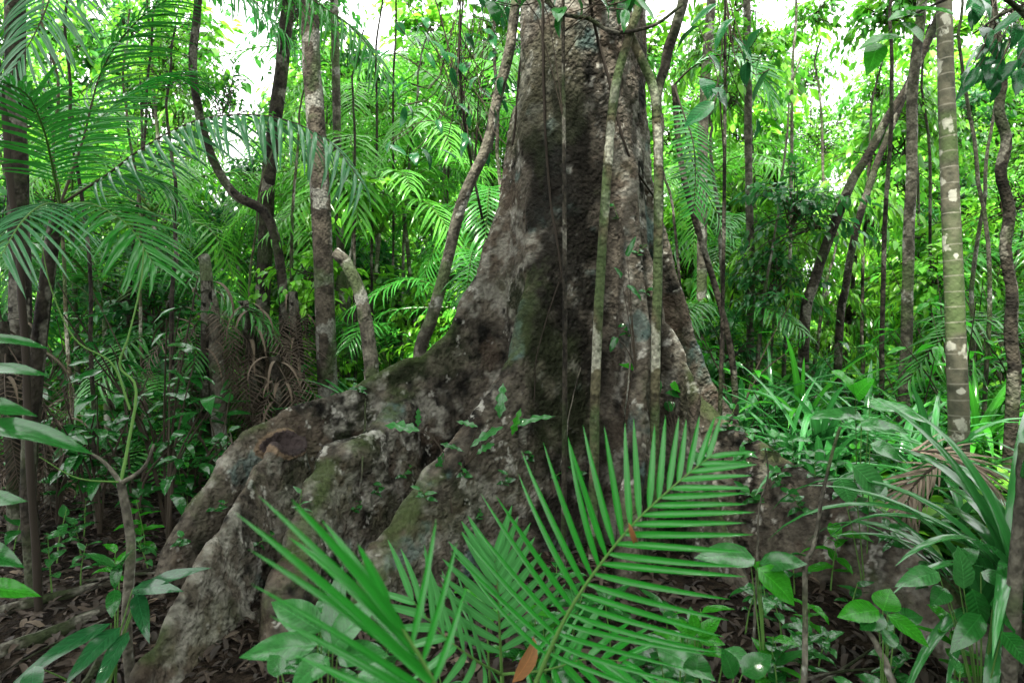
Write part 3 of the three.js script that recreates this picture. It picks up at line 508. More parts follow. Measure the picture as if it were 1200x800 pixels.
// ---------------------------------------------------------------- vines looping over the big trunk
function vine(label, pts, r, mat, off = 0.02, name = 'hanging_vine') {   // pts on the bark ([px, py]) or free ([px, py, d])
  const w = pts.map((a) => a.length === 3 ? P(...a) : onTree(a[0], a[1], off).p), base = w[w.length - 1].clone(), t = thing(name, label, 'vine', base);
  part('stem', tube(smooth(w, pts.length * 6, 0.01, pts[0][0]).map((p) => p.sub(base)), taper(pts.length * 6, r, r * 0.7), 7, { rough: 0.15, rf: 6 }), mat, t); return t;
}
vine('thin dark vine running straight down the pale face of big trunk', [[638, -20], [637, 40], [638, 100], [640, 160], [645, 230], [655, 300], [664, 370]], 0.012, M.darkStem, 0.008);
vine('dark wiry vine crossing diagonally down the big trunk', [[690, -10, 4.3], [698, 40], [712, 90], [720, 130], [735, 180], [750, 210], [768, 235]], 0.012, M.darkStem, 0.015);
vine('dark looping vine slung across the top of big trunk', [[640, 0, 4.3], [655, 14, 4.28], [672, 19, 4.28], [690, 22, 4.28], [708, 33, 4.28], [728, 38, 4.25], [742, 36, 4.25], [770, 28, 4.3], [800, 5, 4.35]], 0.016, barkMat.brown);
vine('dark vine hanging down the left edge of big trunk', [[622, -10, 4.9], [615, 40, 4.95], [608, 90, 5], [604, 140, 5.05], [600, 170, 5.05]], 0.013, M.darkStem);
vine('thin grey root dangling down the hollowed face of the left buttress', [[425, 430], [428, 470], [427, 500], [423, 540], [421, 575]], 0.008, barkMat.pale, 0.012, 'aerial_root');
vine('pale rootlet climbing the dark recess of big trunk', [[680, 430], [672, 460], [666, 490], [662, 520], [656, 545]], 0.006, barkMat.pale, 0.006, 'aerial_root');
vine('thin brown stem climbing beside the mossy climber on big trunk', [[741, 380], [740, 420], [737, 460], [732, 500]], 0.008, barkMat.pale, 0.012, 'aerial_root');
vine('thin dark vine wandering over the left buttress crest', [[655, 330], [640, 375], [628, 420], [625, 470]], 0.006, M.darkStem, 0.006, 'aerial_root');

// ---------------------------------------------------------------- foreground palm fronds
{
  const base = G(628, 2.0), loc = (a) => P(...a).sub(base);
  const t = thing('young_palm', 'young palm with one wide glossy green feather frond across the foreground', 'palm', base);
  part('stem', tube(smooth([V(0, -0.05, 0), V(0, 0.15, 0), loc([612, 850, 1.95]), loc([622, 815, 1.9])], 12), taper(12, 0.016, 0.01), 8), M.greenStem, t);
  frondParts(t, [loc([622, 815, 1.9]), loc([640, 772, 1.87]), loc([667, 716, 1.83]), loc([700, 666, 1.8]), loc([743, 613, 1.78]), loc([797, 563, 1.78]), loc([835, 533, 1.8])],
    { N: 22, L: 0.4, W: 0.021, a0: 1.3, a1: 0.5, t0: 0.16, lift: 0.12, up: V(-0.12, 0.52, 0.85), seed: 3, droopV: 1.4, jit: 0.055, prof: (k) => 0.78 + 0.3 * Math.sin(Math.PI * Math.min(1, k + 0.2)) - 0.42 * k * k }, M.heroFrond, M.greenStem, 0.008);
  const dl = part('dry_leaf', LEAF.ovate[5], M.deadLeaf, t); dl.position.copy(loc([737, 612, 1.74])); dl.rotation.set(1.5, 0.3, 0.2); dl.scale.set(0.035, 0.12, 0.12); dl.userData.label = 'curled dry brown leaf caught on the frond';
}
{
  const base = G(590, 2.35), loc = (a) => P(...a).sub(base);
  const t = thing('palm_seedling', 'small palm seedling with pale ribbed leaflets in a V behind the wide frond', 'palm', base);
  part('stem', tube(smooth([V(0, -0.05, 0), loc([588, 790, 2.3])], 6), taper(6, 0.012, 0.008), 7), M.greenStem, t);
  frondParts(t, [loc([588, 790, 2.3]), loc([586, 750, 2.26]), loc([584, 705, 2.22]), loc([582, 672, 2.2]), loc([580, 650, 2.18])], { N: 9, L: 0.34, W: 0.038, a0: 0.95, a1: 0.35, t0: 0.2, lift: 0.15, up: V(0, 0.4, 0.9), seed: 8, droopV: 0.6, jit: 0.03, prof: (k) => 1.05 - 0.45 * k }, M.paleFrond, M.greenStem, 0.006);
  frondParts(t, [loc([588, 790, 2.3]), loc([560, 775, 2.15]), loc([520, 745, 2.05]), loc([480, 700, 2.0])], { N: 9, L: 0.33, W: 0.03, a0: 1.0, a1: 0.4, t0: 0.2, lift: 0.25, up: V(0.1, 0.8, 0.5), seed: 18, droopV: 1.5, jit: 0.08, prof: (k) => 1.0 - 0.35 * k }, M.paleFrond, M.greenStem, 0.006);
  frondParts(t, [loc([588, 790, 2.3]), loc([640, 785, 2.2]), loc([690, 772, 2.1]), loc([735, 775, 2.05])], { N: 8, L: 0.3, W: 0.028, a0: 1.0, a1: 0.5, t0: 0.2, lift: 0.25, up: V(-0.1, 0.8, 0.5), seed: 19, droopV: 2, jit: 0.1, prof: (k) => 0.95 - 0.3 * k }, M.heroFrond, M.greenStem, 0.006);
}
{
  const base = G(560, 1.15), loc = (a) => P(...a).sub(base);
  const t = thing('young_palm', 'bright green palm frond with narrow leaflets sweeping up before the left buttress', 'palm', base);
  part('stem', tube(smooth([V(0, -0.05, 0), V(0, 0.2, 0), loc([545, 880, 1.08])], 10), taper(10, 0.014, 0.008), 8), M.greenStem, t);
  const rach = smooth([loc([545, 880, 1.08]), loc([520, 825, 1.06]), loc([495, 775, 1.05]), loc([470, 735, 1.04]), loc([452, 705, 1.03])], 25), f = part('frond', tube(rach, taper(25, 0.006, 0.0015), 6), M.greenStem, t);
  [[8, 268, 625, 0.9, 2], [10, 283, 664, 0.95, 2], [13, 300, 588, 1.0, 1], [15, 330, 600, 1.02, 3], [17, 345, 595, 0.92, 1], [6, 284, 708, 0.95, 2], [4, 300, 755, 0.98, 3], [19, 372, 612, 1.05, 2], [21, 395, 640, 1.05, 1], [23, 420, 640, 1.02, 1], [11, 310, 640, 1.12, 4], [2, 330, 800, 1.0, 3], [12, 545, 640, 1.1, 2], [15, 520, 610, 1.12, 2], [9, 560, 690, 1.12, 3]].forEach(([k, x, y, d, b]) => { const p = rach[k], q = loc([x, y, d]), dir = q.clone().sub(p); addLeaf(f, 'leaflet', 'leaflet', b, M.heroFrond, p, dir.clone().add(V(0, 0.08 * b * dir.length(), 0)), V(0.35, 0.6, 0.7), dir.length() * 1.02, 0.013 + 0.003 * (k % 3)); });
}

// ---------------------------------------------------------------- left palms with hanging fronds
{
  const base = G(40, 3.6), loc = (a) => P(...a).sub(base);
  const t = thing('feather_palm', 'tall feather palm arching long fronds over the left thicket', 'palm', base);
  part('trunk', tube(smooth([V(0, -0.08, 0), V(0.02, 0.8, 0), loc([58, 300, 3.5]), loc([70, 240, 3.45])], 30), taper(30, 0.045, 0.032), 10, { rough: 0.2 }), barkMat.brown, t);
  const fr = [
    [[[70, 240, 3.45], [127, 203, 3.4], [167, 173, 3.35], [227, 142, 3.3], [280, 134, 3.25], [333, 140, 3.2], [385, 165, 3.15], [425, 215, 3.1]], { N: 34, L: 0.4, W: 0.026, up: V(0, 1, 0.15), lift: -0.5, droopV: 5.5, t0: 0.12, a0: 1.3, a1: 0.6 }, M.tealFrond],
    [[[70, 240, 3.45], [95, 170, 3.5], [120, 80, 3.5], [160, 25, 3.4], [210, -10, 3.3]], { N: 33, L: 0.4, W: 0.02, up: V(0.1, 1, 0.2), lift: -0.25, droopV: 5 }, M.palmFrond],
    [[[70, 240, 3.45], [60, 190, 3.2], [50, 150, 3.0], [30, 110, 2.8], [-10, 90, 2.6]], { N: 31, L: 0.4, W: 0.02, up: V(0.1, 1, 0.3), lift: 0.1, droopV: 4 }, M.palmFrond],
    [[[70, 240, 3.45], [110, 215, 3.7], [160, 205, 3.9], [200, 225, 4.0], [225, 265, 4.1]], { N: 31, L: 0.38, W: 0.02, up: V(0, 1, 0.1), lift: -0.1, droopV: 4.5 }, M.palmFrond],
    [[[70, 240, 3.45], [100, 160, 3.8], [150, 110, 4.0], [200, 90, 4.2], [250, 110, 4.4]], { N: 33, L: 0.4, W: 0.02, up: V(0, 1, 0.1), lift: 0.0, droopV: 4.5 }, M.heroFrond],
    [[[70, 240, 3.45], [50, 240, 3.1], [25, 260, 2.8], [0, 300, 2.6]], { N: 18, L: 0.42, W: 0.02, up: V(0, 1, 0.2), lift: -0.2, droopV: 5 }, M.tealFrond],
    [[[70, 240, 3.45], [110, 240, 3.3], [150, 265, 3.2], [180, 310, 3.1]], { N: 18, L: 0.4, W: 0.03, up: V(0, 1, 0.2), lift: 0.1, droopV: 4 }, M.palmFrond],
  ];
  fr.forEach(([c, o, m], i) => frondParts(t, c.map(loc), { ...o, seed: 40 + i, jit: 0.12 }, m, i < 2 ? M.brownStem : M.greenStem, 0.008));
}
{
  const base = G(-150, 4.4), loc = (a) => P(...a).sub(base);
  const t = thing('feather_palm', 'feather palm dropping dark fronds from above into the top of left thicket', 'palm', base);
  part('trunk', tube(smooth([V(0, -0.08, 0), V(0.02, 1.8, 0), loc([-60, -60, 4.2]), loc([60, -140, 4])], 30), taper(30, 0.07, 0.05), 10), palmBark, t);
  const fr = [
    [[[60, -140, 4], [160, -110, 4], [260, -60, 3.9], [350, -10, 3.8], [420, 40, 3.7], [455, 95, 3.6]], { N: 39, L: 0.42, W: 0.02, up: V(0, 1, 0.2), lift: -0.3, droopV: 5 }, M.palmFrond],
    [[[60, -140, 4], [140, -100, 4.2], [220, -50, 4.4], [290, -5, 4.5], [345, 50, 4.6]], { N: 35, L: 0.42, W: 0.02, up: V(0, 1, 0.2), lift: -0.3, droopV: 5 }, M.heroFrond],
    [[[60, -140, 4], [70, -70, 3.8], [60, -10, 3.6], [40, 40, 3.4], [10, 90, 3.3]], { N: 33, L: 0.4, W: 0.02, up: V(0.2, 1, 0.2), lift: -0.2, droopV: 5 }, M.tealFrond],
  ];
  fr.forEach(([c, o, m], i) => frondParts(t, c.map(loc), { ...o, seed: 60 + i, jit: 0.1 }, m, M.brownStem, 0.008));
}
{
  const base = G(860, 5.4), loc = (a) => P(...a).sub(base);
  const t = thing('feather_palm', 'dark palm with short stiff fronds silhouetted right of the big trunk', 'palm', base);
  part('trunk', tube(smooth([V(0, -0.08, 0), V(-0.05, 1.2, 0), loc([800, 200, 5.4]), loc([790, 100, 5.3])], 24), taper(24, 0.03, 0.025), 8), barkMat.brown, t);
  const fr = [
    [[[790, 100, 5.3], [810, 80, 5.2], [838, 65, 5.1], [865, 68, 5.0], [888, 85, 4.9], [905, 115, 4.9]], { N: 22, L: 0.32, W: 0.032, up: V(-0.1, 1, 0.4), lift: 0.2, droopV: 2 }],
    [[[790, 100, 5.3], [800, 130, 5.2], [812, 165, 5.1], [815, 210, 5.0], [812, 250, 4.95]], { N: 24, L: 0.3, W: 0.026, up: V(0.5, 0.4, 0.8), lift: 0.1, droopV: 2, a0: 1.3, a1: 0.9 }],
    [[[790, 100, 5.3], [800, 140, 5.5], [812, 190, 5.6], [835, 240, 5.7], [860, 280, 5.8]], { N: 22, L: 0.3, W: 0.026, up: V(0.5, 0.4, 0.8), lift: 0.1, droopV: 2, a0: 1.3, a1: 0.9 }],
  ];
  fr.forEach(([c, o], i) => frondParts(t, c.map(loc), { ...o, seed: 70 + i, jit: 0.08 }, M.palmFrond, M.darkStem, 0.01));
}

// ---------------------------------------------------------------- palms and ferns further off
function farPalm(label, px, d, h, kind, n, scale, group, seed, name = 'understory_palm') {
  const r = rng(seed), base = G(px, d), t = thing(name, label, 'palm', base, group), lean = (r() - 0.5) * 0.5;
  const top = V(lean, h, (r() - 0.5) * 0.3); part('trunk', tube(smooth([V(0, -0.08, 0), V(lean * 0.3, h * 0.5, 0), top], 16, 0.04, seed), taper(16, 0.035 + 0.01 * h * 0.3, 0.025), 8), palmBark, t);
  for (let k = 0; k < n; k++) { const m = part('frond', FROND[kind][Math.floor(r() * 4)], M.crownA, t); m.position.copy(top); m.rotation.set(0, k / n * 6.283 + r() * 0.7, 0); m.rotateX((r() - 0.5) * 0.7); m.scale.setScalar(scale * (0.8 + 0.4 * r())); }
  return t;
}
const FP = [[430, 8.6, 2.6, 'lime', 10, 1.1], [490, 9.6, 3.4, 'lime', 10, 1.2], [540, 7.4, 1.6, 'green', 9, 1.0], [470, 7.6, 0.8, 'green', 9, 0.95], [395, 9.4, 3.6, 'lime', 10, 1.2], [560, 9.8, 4.2, 'lime', 10, 1.2], [445, 11, 4.6, 'lime', 11, 1.3], [580, 8.2, 2.6, 'green', 9, 1.0], [520, 12.5, 5.2, 'lime', 11, 1.4], [350, 11, 3.8, 'lime', 10, 1.2], [300, 9, 2.2, 'green', 9, 1.0], [880, 10.5, 2.4, 'green', 10, 1.1], [850, 8.4, 1.0, 'green', 9, 0.9], [820, 11.5, 3.6, 'lime', 10, 1.2], [1160, 9, 2.0, 'green', 9, 1.0], [925, 13, 3.2, 'lime', 10, 1.2], [1185, 6.4, 1.0, 'dark', 9, 0.9], [260, 7.2, 1.0, 'green', 8, 0.8], [130, 6.8, 1.6, 'green', 9, 1.0], [210, 8.2, 2.8, 'lime', 9, 1.0], [90, 8, 2.6, 'green', 9, 1.1]];
FP.forEach(([px, d, h, k, n, s], i) => farPalm(k === 'dark' ? 'low dusky feather palm behind the twisted vine' : (k === 'lime' ? 'bright lime feather palm ' : 'mid-green feather palm ') + nearTo(px), px, d, h, k, n, s, k === 'dark' ? undefined : k + ' palms ' + nearTo(px), 900 + i));
// dead hanging palms of the left thicket
for (const [px, d, h, n, i] of [[244, 6.1, 1.9, 7, 0], [300, 6.3, 1.7, 8, 1], [350, 6.6, 1.8, 7, 2], [330, 5.9, 1.2, 6, 3], [60, 5.2, 0.9, 5, 4], [20, 4.4, 1.6, 5, 5]]) {
  const r = rng(1000 + i), base = G(px, d), t = thing('dead_palm', 'dead palm stump hung with limp brown fronds ' + nearTo(px === 244 || px === 300 ? 350 : px === 330 ? 500 : px === 350 ? 390 : px), 'palm', base, 'dead palms ' + nearTo(px === 244 || px === 300 ? 350 : px === 330 ? 500 : px === 350 ? 390 : px));
  part('trunk', tube(smooth([V(0, -0.08, 0), V(0.03, h * 0.5, 0), V((r() - 0.5) * 0.2, h, 0)], 14), taper(14, 0.07, 0.05), 9, { rough: 0.3 }), barkMat.brown, t);
  for (let k = 0; k < n; k++) { const m = part('dead_frond', FROND.dead[3], M.dead2 ?? (M.dead2 = new THREE.MeshStandardMaterial({ name: 'dead_palm_frond', vertexColors: true, roughness: 0.9, side: THREE.DoubleSide })), t); m.position.set((r() - 0.5) * 0.1, h * (0.75 + 0.25 * r()), 0); m.rotation.set(0, k / n * 6.283 + r(), 0); m.rotateX(0.75 + 0.5 * r()); m.scale.set(0.5, 0.5 + 0.2 * r(), 0.45 + 0.3 * r()); }
  for (let k = 0; k < 16; k++) { const az = r() * 6.28, el = 0.2 + 0.9 * r(); addLeaf(t, 'dead_leaf', 'strap', 5 + Math.floor(r() * 3), M.dead, V((r() - 0.5) * 0.12, h * (0.6 + 0.42 * r()), (r() - 0.5) * 0.12), V(Math.cos(az) * Math.cos(el), Math.sin(el) * 0.6, Math.sin(az) * Math.cos(el)), UPV, 0.3 + 0.4 * r(), 0.02 + 0.025 * r()); }
}
function fern(label, base, n, s, seed, group) {
  const r = rng(seed), t = thing('fern', label, 'fern', base, group);
  for (let k = 0; k < n; k++) { const m = part('frond', FERN[Math.floor(r() * 3)], M.crownA, t); m.position.y = -0.02; m.rotation.set(0, k / n * 6.283 + r() * 0.6, 0); m.rotateX((r() - 0.6) * 0.5); m.scale.setScalar(s * (0.75 + 0.5 * r())); }
}
fern('bright sunlit fern glowing among the dark left stems', P(190, 455, 6.2).setY(0.55), 7, 0.9, 1101);
{
  const r = rng(1110);
  for (let i = 0; i < 34; i++) { const px = i < 16 ? 10 + r() * 300 : 830 + r() * 380, d = i < 16 ? 5.4 + r() * 3.5 : 5.2 + r() * 4; fern('green fern rosette ' + nearTo(px), G(px, d), 7, 0.55 + 0.6 * r(), 1120 + i, 'ferns ' + nearTo(px)); }
}

// ---------------------------------------------------------------- strap-leaved clumps on the right
function strapClump(label, base, n, L, W, mat, seed, group, opt = {}) {
  const r = rng(seed), t = thing('strap_leaf_plant', label, 'plant', base, group);
  for (let k = 0; k < n; k++) {
    const az = opt.az !== undefined ? opt.az + (r() - 0.5) * (opt.fan ?? 3) : r() * 6.283, el = 0.75 + 0.75 * r(), s = 0.6 + 0.5 * r();
    addLeaf(t, 'leaf', 'strap', Math.floor(2 + 6 * r()), mat, V((r() - 0.5) * 0.08, (opt.lift ?? 0) + 0.05 * r() - 0.02, (r() - 0.5) * 0.08), V(Math.cos(az) * Math.cos(el), Math.sin(el), Math.sin(az) * Math.cos(el)), V(-Math.cos(az) * Math.sin(el), Math.cos(el), -Math.sin(az) * Math.sin(el)), L * s, W * (0.8 + 0.4 * r()));
  }
  if (opt.lift) part('stem', tube([V(0, -0.05, 0), V(0.01, opt.lift * 0.5, 0), V(0, opt.lift + 0.05, 0)], [0.03, 0.025, 0.02], 8), barkMat.brown, t);
  return t;
}
strapClump('tall glossy strap-leaved plant arching its pale-striped blades at the frame edge beside the palm trunk', G(1190, 3.0), 32, 1.5, 0.075, M.strap, 1201, undefined, { lift: 0.35 });
strapClump('strap-leaved plant with broad drooping blades over the end of the right root', G(1150, 3.1), 22, 1.15, 0.075, M.strap, 1202, undefined, { lift: 0.15 });
strapClump('bright fresh strap-leaved tuft standing upright by the heart-shaped leaf', G(990, 4.7), 14, 0.95, 0.05, M.strapBright, 1203, undefined, { lift: 0.1 });
{
  const r = rng(1210);
  for (const [px, d] of [[935, 6.2], [960, 5.4], [985, 6.8], [1010, 5.6], [1030, 7.2], [1050, 5.2], [1075, 5.9], [905, 6.8], [1100, 6.6], [1000, 8], [945, 7.4], [1140, 5.6], [870, 6.4], [1165, 6.4], [1085, 4.6], [965, 4.9], [920, 5.4], [1120, 7.4]])
    strapClump('glossy strap-leaved clump arching in the undergrowth ' + nearTo(px), G(px, d), 22, 1.1 + 0.5 * r(), 0.066, r() < 0.75 ? M.strap : M.strapBright, 1220 + px, 'strap-leaved clumps ' + nearTo(px), { lift: 0.12 + 0.15 * r() });
  for (const [px, d] of [[448, 6.6], [480, 6.2], [425, 7], [500, 7.2], [455, 5.9], [520, 6.4]])
    strapClump('strap-leaved clump growing behind the left buttress', G(px, d), 20, 1.15 + 0.3 * r(), 0.06, M.strap, 1220 + px, 'strap-leaved clumps behind the left buttress', { lift: 0.15 });
}
// ---------------------------------------------------------------- broad-leaved seedlings and shrubs
function herb(name, label, base, leaves, kind, mat, group, stemMat = M.greenStem, cat = 'plant') {   // leaves: [tip direction px offset...] given as local {p, d, L, W}
  const t = thing(name, label, cat, base, group);
  for (const l of leaves) {
    const root = l.root ?? V(0, 0, 0), st = smooth([root, root.clone().lerp(l.p, 0.5).add(V(0, 0.03, 0)), l.p], 6);
    part('stalk', tube(st, taper(6, l.r ?? 0.004, 0.002), 5), stemMat, t);
    addLeaf(t, 'leaf', l.kind ?? kind, l.v ?? 1, l.mat ?? mat, l.p, l.d, l.u ?? UPV, l.L, l.W);
  }
  return t;
}
function seedling(label, base, h, n, L, W, kind, mat, seed, group, opt = {}) {
  const r = rng(seed), t = thing(opt.name ?? 'seedling', label, 'plant', base, group), lean = opt.lean ?? V((r() - 0.5) * 0.12, 0, (r() - 0.5) * 0.12);
  const st = smooth([V(0, -0.04, 0), lean.clone().multiplyScalar(0.4).setY(h * 0.5), lean.clone().setY(h)], 10, 0.01, seed);
  part('stem', tube(st, taper(10, opt.r ?? 0.006, 0.002), 6), opt.stem ?? M.greenStem, t);
  for (let k = 0; k < n; k++) {
    const tt = (opt.t0 ?? 0.35) + (1 - (opt.t0 ?? 0.35)) * (k + 0.5) / n, f = tt * 9, i = Math.min(8, Math.floor(f)), p = st[i].clone().lerp(st[i + 1], f - i), az = k * 2.4 + r() * 0.8, el = (opt.el ?? 0.35) + (r() - 0.5) * 0.7, s = 0.65 + 0.5 * r();
    const d = V(Math.cos(az) * Math.cos(el), Math.sin(el), Math.sin(az) * Math.cos(el));
    addLeaf(t, 'leaf', kind, Math.floor(r() * 6), mat, p, d, V((r() - 0.5) * 0.5, 1, (r() - 0.5) * 0.5), L * s, W * s);
  }
  return t;
}
// big leaves at the left edge
{
  const base = G(-30, 2.1), loc = (a) => P(...a).sub(base), L = (a, b, W, v = 1, m) => { const p = loc(a), q = loc(b); return { p, d: q.clone().sub(p), L: q.distanceTo(p), W, v, mat: m, root: V(0, 0, 0), r: 0.008, u: V(0.1, 0.8, 0.6) }; };
  herb('broad_leaf_plant', 'broad-leaved plant spreading large dusky green leaves in from the left edge', base, [L([-40, 440, 2.1], [45, 424, 2.0], 0.06), L([-50, 480, 2.0], [30, 470, 1.95], 0.07, 2), L([-20, 500, 2.0], [95, 512, 1.85], 0.075, 1), L([-60, 590, 1.95], [26, 582, 1.9], 0.08, 0), L([-30, 400, 2.2], [50, 396, 2.15], 0.05, 1), L([-30, 690, 2.1], [36, 688, 2.05], 0.07, 2, M.broadBright), L([-40, 640, 2.1], [20, 655, 2.05], 0.08, 2)], 'ovate', M.broad);
}
{
  const base = G(120, 2.7), loc = (a) => P(...a).sub(base), L = (a, b, W, v = 1, m) => { const p = loc(a), q = loc(b); return { p, d: q.clone().sub(p), L: q.distanceTo(p), W, v, mat: m, root: V(0, 0, 0), r: 0.006, u: V(0.1, 0.85, 0.5) }; };
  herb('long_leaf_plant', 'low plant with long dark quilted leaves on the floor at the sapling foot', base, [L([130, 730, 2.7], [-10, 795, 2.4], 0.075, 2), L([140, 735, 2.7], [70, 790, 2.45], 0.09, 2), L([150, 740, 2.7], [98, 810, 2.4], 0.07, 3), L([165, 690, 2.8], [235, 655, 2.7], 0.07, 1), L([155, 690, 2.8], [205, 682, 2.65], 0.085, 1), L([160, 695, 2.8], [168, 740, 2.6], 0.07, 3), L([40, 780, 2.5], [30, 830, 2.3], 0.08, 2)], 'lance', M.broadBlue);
  herb('seedling', 'seedling with a few glossy oval leaves leaning on the forked sapling', G(135, 2.75), [[[135, 665, 2.7], [97, 645, 2.65], 0.085], [[140, 668, 2.7], [108, 655, 2.6], 0.08], [[140, 672, 2.7], [148, 640, 2.7], 0.06], [[135, 690, 2.7], [128, 720, 2.6], 0.06], [[140, 660, 2.7], [128, 690, 2.62], 0.05]].map(([a, b, W], i) => { const bb = G(135, 2.75), p = P(...a).sub(bb), q = P(...b).sub(bb); return { p, d: q.clone().sub(p), L: q.distanceTo(p), W, v: i, r: 0.005 }; }), 'ovate', M.broad);
}
// forked sapling on the left
{
  const pts = (a) => a.map((q) => P(...q)), bs = P(150, 745, 2.85), g = V(bs.x, gh(bs.x, bs.z), bs.z), t = thing('forked_sapling', 'slender lichen-spotted sapling forking low with arching green twigs', 'sapling', g);
  const rel = (a, n) => smooth(a.map((p) => p.clone().sub(g)), n);
  part('stem', tube(rel([g.clone().setY(g.y - 0.05), ...pts([[148, 735, 2.85], [150, 690, 2.85], [153, 640, 2.85], [148, 600, 2.85], [141, 565, 2.85]])], 26), taper(26, 0.024, 0.018), 10, { rough: 0.12, rf: 8 }), barkMat.pale, t);
  for (const [a, r] of [[[[141, 565, 2.85], [150, 520, 2.9], [158, 450, 2.95], [140, 430, 2.95], [150, 395, 2.95], [165, 330, 3.0], [168, 290, 3]], 0.008], [[[141, 565, 2.85], [120, 540, 2.85], [95, 525, 2.85]], 0.012], [[[141, 567, 2.85], [168, 548, 2.85], [180, 520, 2.9]], 0.013], [[[152, 480, 2.92], [130, 425, 2.9], [90, 400, 2.85], [60, 340, 2.8], [48, 285, 2.8]], 0.0055], [[[141, 565, 2.85], [90, 560, 2.7], [45, 535, 2.6]], 0.005]]) part('branch', tube(rel(pts(a), 24), taper(24, r, r * 0.35), 7), r > 0.0115 ? barkMat.pale : M.greenStem, t);
}
// seedlings growing on and before the roots
function barkSeedling(label, px, py, list, kind, mat) {
  const h = onTree(px, py, 0), base = h.p;
  return herb('root_seedling', label, base, list.map(([a, b, W, v, m]) => { const da = EYE.distanceTo(base) - 0.12, p = P(a[0], a[1], da).sub(base), q = P(b[0], b[1], da - 0.03).sub(base); return { p, d: q.clone().sub(p), L: q.distanceTo(p), W, v, mat: m, u: V(0.1, 0.8, 0.6), r: 0.005 }; }), kind, mat, undefined, M.brownStem);
}
barkSeedling('seedling with one large pale scalloped leaf on the hollowed left root', 520, 530, [[[492, 505], [450, 492], 0.11, 1], [[490, 500], [490, 478], 0.05, 0]], 'lobed', M.broadPale);
barkSeedling('seedling with ragged pale lobed leaves before the dark recess', 545, 545, [[[585, 490], [590, 447], 0.09, 2], [[600, 500], [650, 480], 0.07, 1], [[590, 500], [545, 520], 0.08, 1], [[600, 510], [610, 478], 0.06, 0, M.broadBright], [[560, 500], [535, 492], 0.06, 0], [[580, 520], [555, 528], 0.07, 2]], 'lobed', M.broadPale);
barkSeedling('twig with small wavy leaves hanging on the left root face', 530, 600, [[[520, 530], [508, 560], 0.06, 2], [[515, 520], [545, 525], 0.05, 1], [[505, 610], [482, 630], 0.07, 1, M.broadBright]], 'lobed', M.broad);
barkSeedling('climber with round dusky leaves on the bark between the two climber stems', 745, 430, [[[722, 395], [715, 412], 0.05, 1], [[728, 325], [722, 312], 0.05, 1], [[735, 335], [755, 350], 0.05, 1], [[735, 300], [745, 275], 0.04, 1]], 'heart', M.broad);
barkSeedling('seedling with bright toothed leaves in front of the right root', 800, 560, [[[762, 440], [728, 422], 0.09, 1, M.broadBright], [[768, 465], [765, 432], 0.12, 2, M.broadPale], [[785, 450], [806, 458], 0.1, 2, M.broadBright], [[780, 460], [815, 465], 0.07, 1], [[780, 480], [790, 470], 0.09, 2]], 'ovate', M.broad);
barkSeedling('small round-leaved creeper at the end of the left buttress', 272, 520, [[[262, 510], [245, 515], 0.06, 1], [[268, 505], [280, 498], 0.05, 1]], 'heart', M.broad);
// foreground broad leaves
function pixPlant(name, label, bpx, bd, list, kind, mat, group) {
  const base = G(bpx, bd);
  return herb(name, label, base, list.map(([a, b, W, v, m]) => { const p = P(...a).sub(base), q = P(...b).sub(base); return { p, d: q.clone().sub(p), L: q.distanceTo(p), W, v, mat: m, u: V(0.05, 0.85, 0.55), r: 0.005 }; }), kind, mat, group);
}
pixPlant('broad_leaf_plant', 'plant with pale glossy oval leaves behind the narrow near palm leaflets', 380, 1.9, [[[372, 755, 1.8], [280, 762, 1.7], 0.085, 1], [[376, 740, 1.85], [318, 700, 1.85], 0.1, 1], [[390, 760, 1.8], [430, 700, 1.75], 0.1, 2], [[385, 770, 1.75], [340, 800, 1.65], 0.08, 2], [[395, 770, 1.8], [450, 760, 1.75], 0.08, 2], [[385, 760, 1.8], [400, 660, 1.9], 0.07, 0, M.broad], [[330, 790, 1.7], [315, 765, 1.72], 0.05, 1], [[420, 790, 1.7], [475, 800, 1.6], 0.08, 1]], 'ovate', M.broadPale);
pixPlant('broad_leaf_plant', 'low plant with large blistered pale leaves below the wide frond', 815, 2.1, [[[770, 760, 2.1], [838, 785, 1.95], 0.1, 2, M.broadPale], [[815, 795, 2.0], [820, 765, 2.0], 0.09, 1], [[720, 780, 2.1], [755, 810, 2.0], 0.1, 1], [[850, 760, 2.1], [880, 780, 2.0], 0.08, 1, M.broadPale], [[870, 790, 2.0], [905, 765, 2.0], 0.08, 1], [[860, 795, 2.0], [850, 760, 2.0], 0.07, 1]], 'ovate', M.broad);
pixPlant('seedling', 'three-leaved seedling lit at the edge of the wide frond', 817, 2.3, [[[815, 745, 2.2], [812, 715, 2.2], 0.05, 0], [[818, 745, 2.2], [845, 722, 2.2], 0.05, 1], [[818, 748, 2.2], [850, 752, 2.15], 0.05, 1], [[814, 745, 2.2], [785, 722, 2.2], 0.05, 1]], 'ovate', M.broadBright);
pixPlant('broad_leaf_plant', 'shrublet with large bright notched leaves beside the bare sapling', 900, 2.6, [[[890, 660, 2.6], [945, 655, 2.5], 0.1, 1], [[888, 665, 2.55], [940, 705, 2.45], 0.13, 2, M.broadBright], [[885, 655, 2.6], [820, 645, 2.5], 0.12, 1, M.broadPale], [[880, 660, 2.6], [930, 690, 2.6], 0.07, 2, M.broadBright]], 'ovate', M.broad);
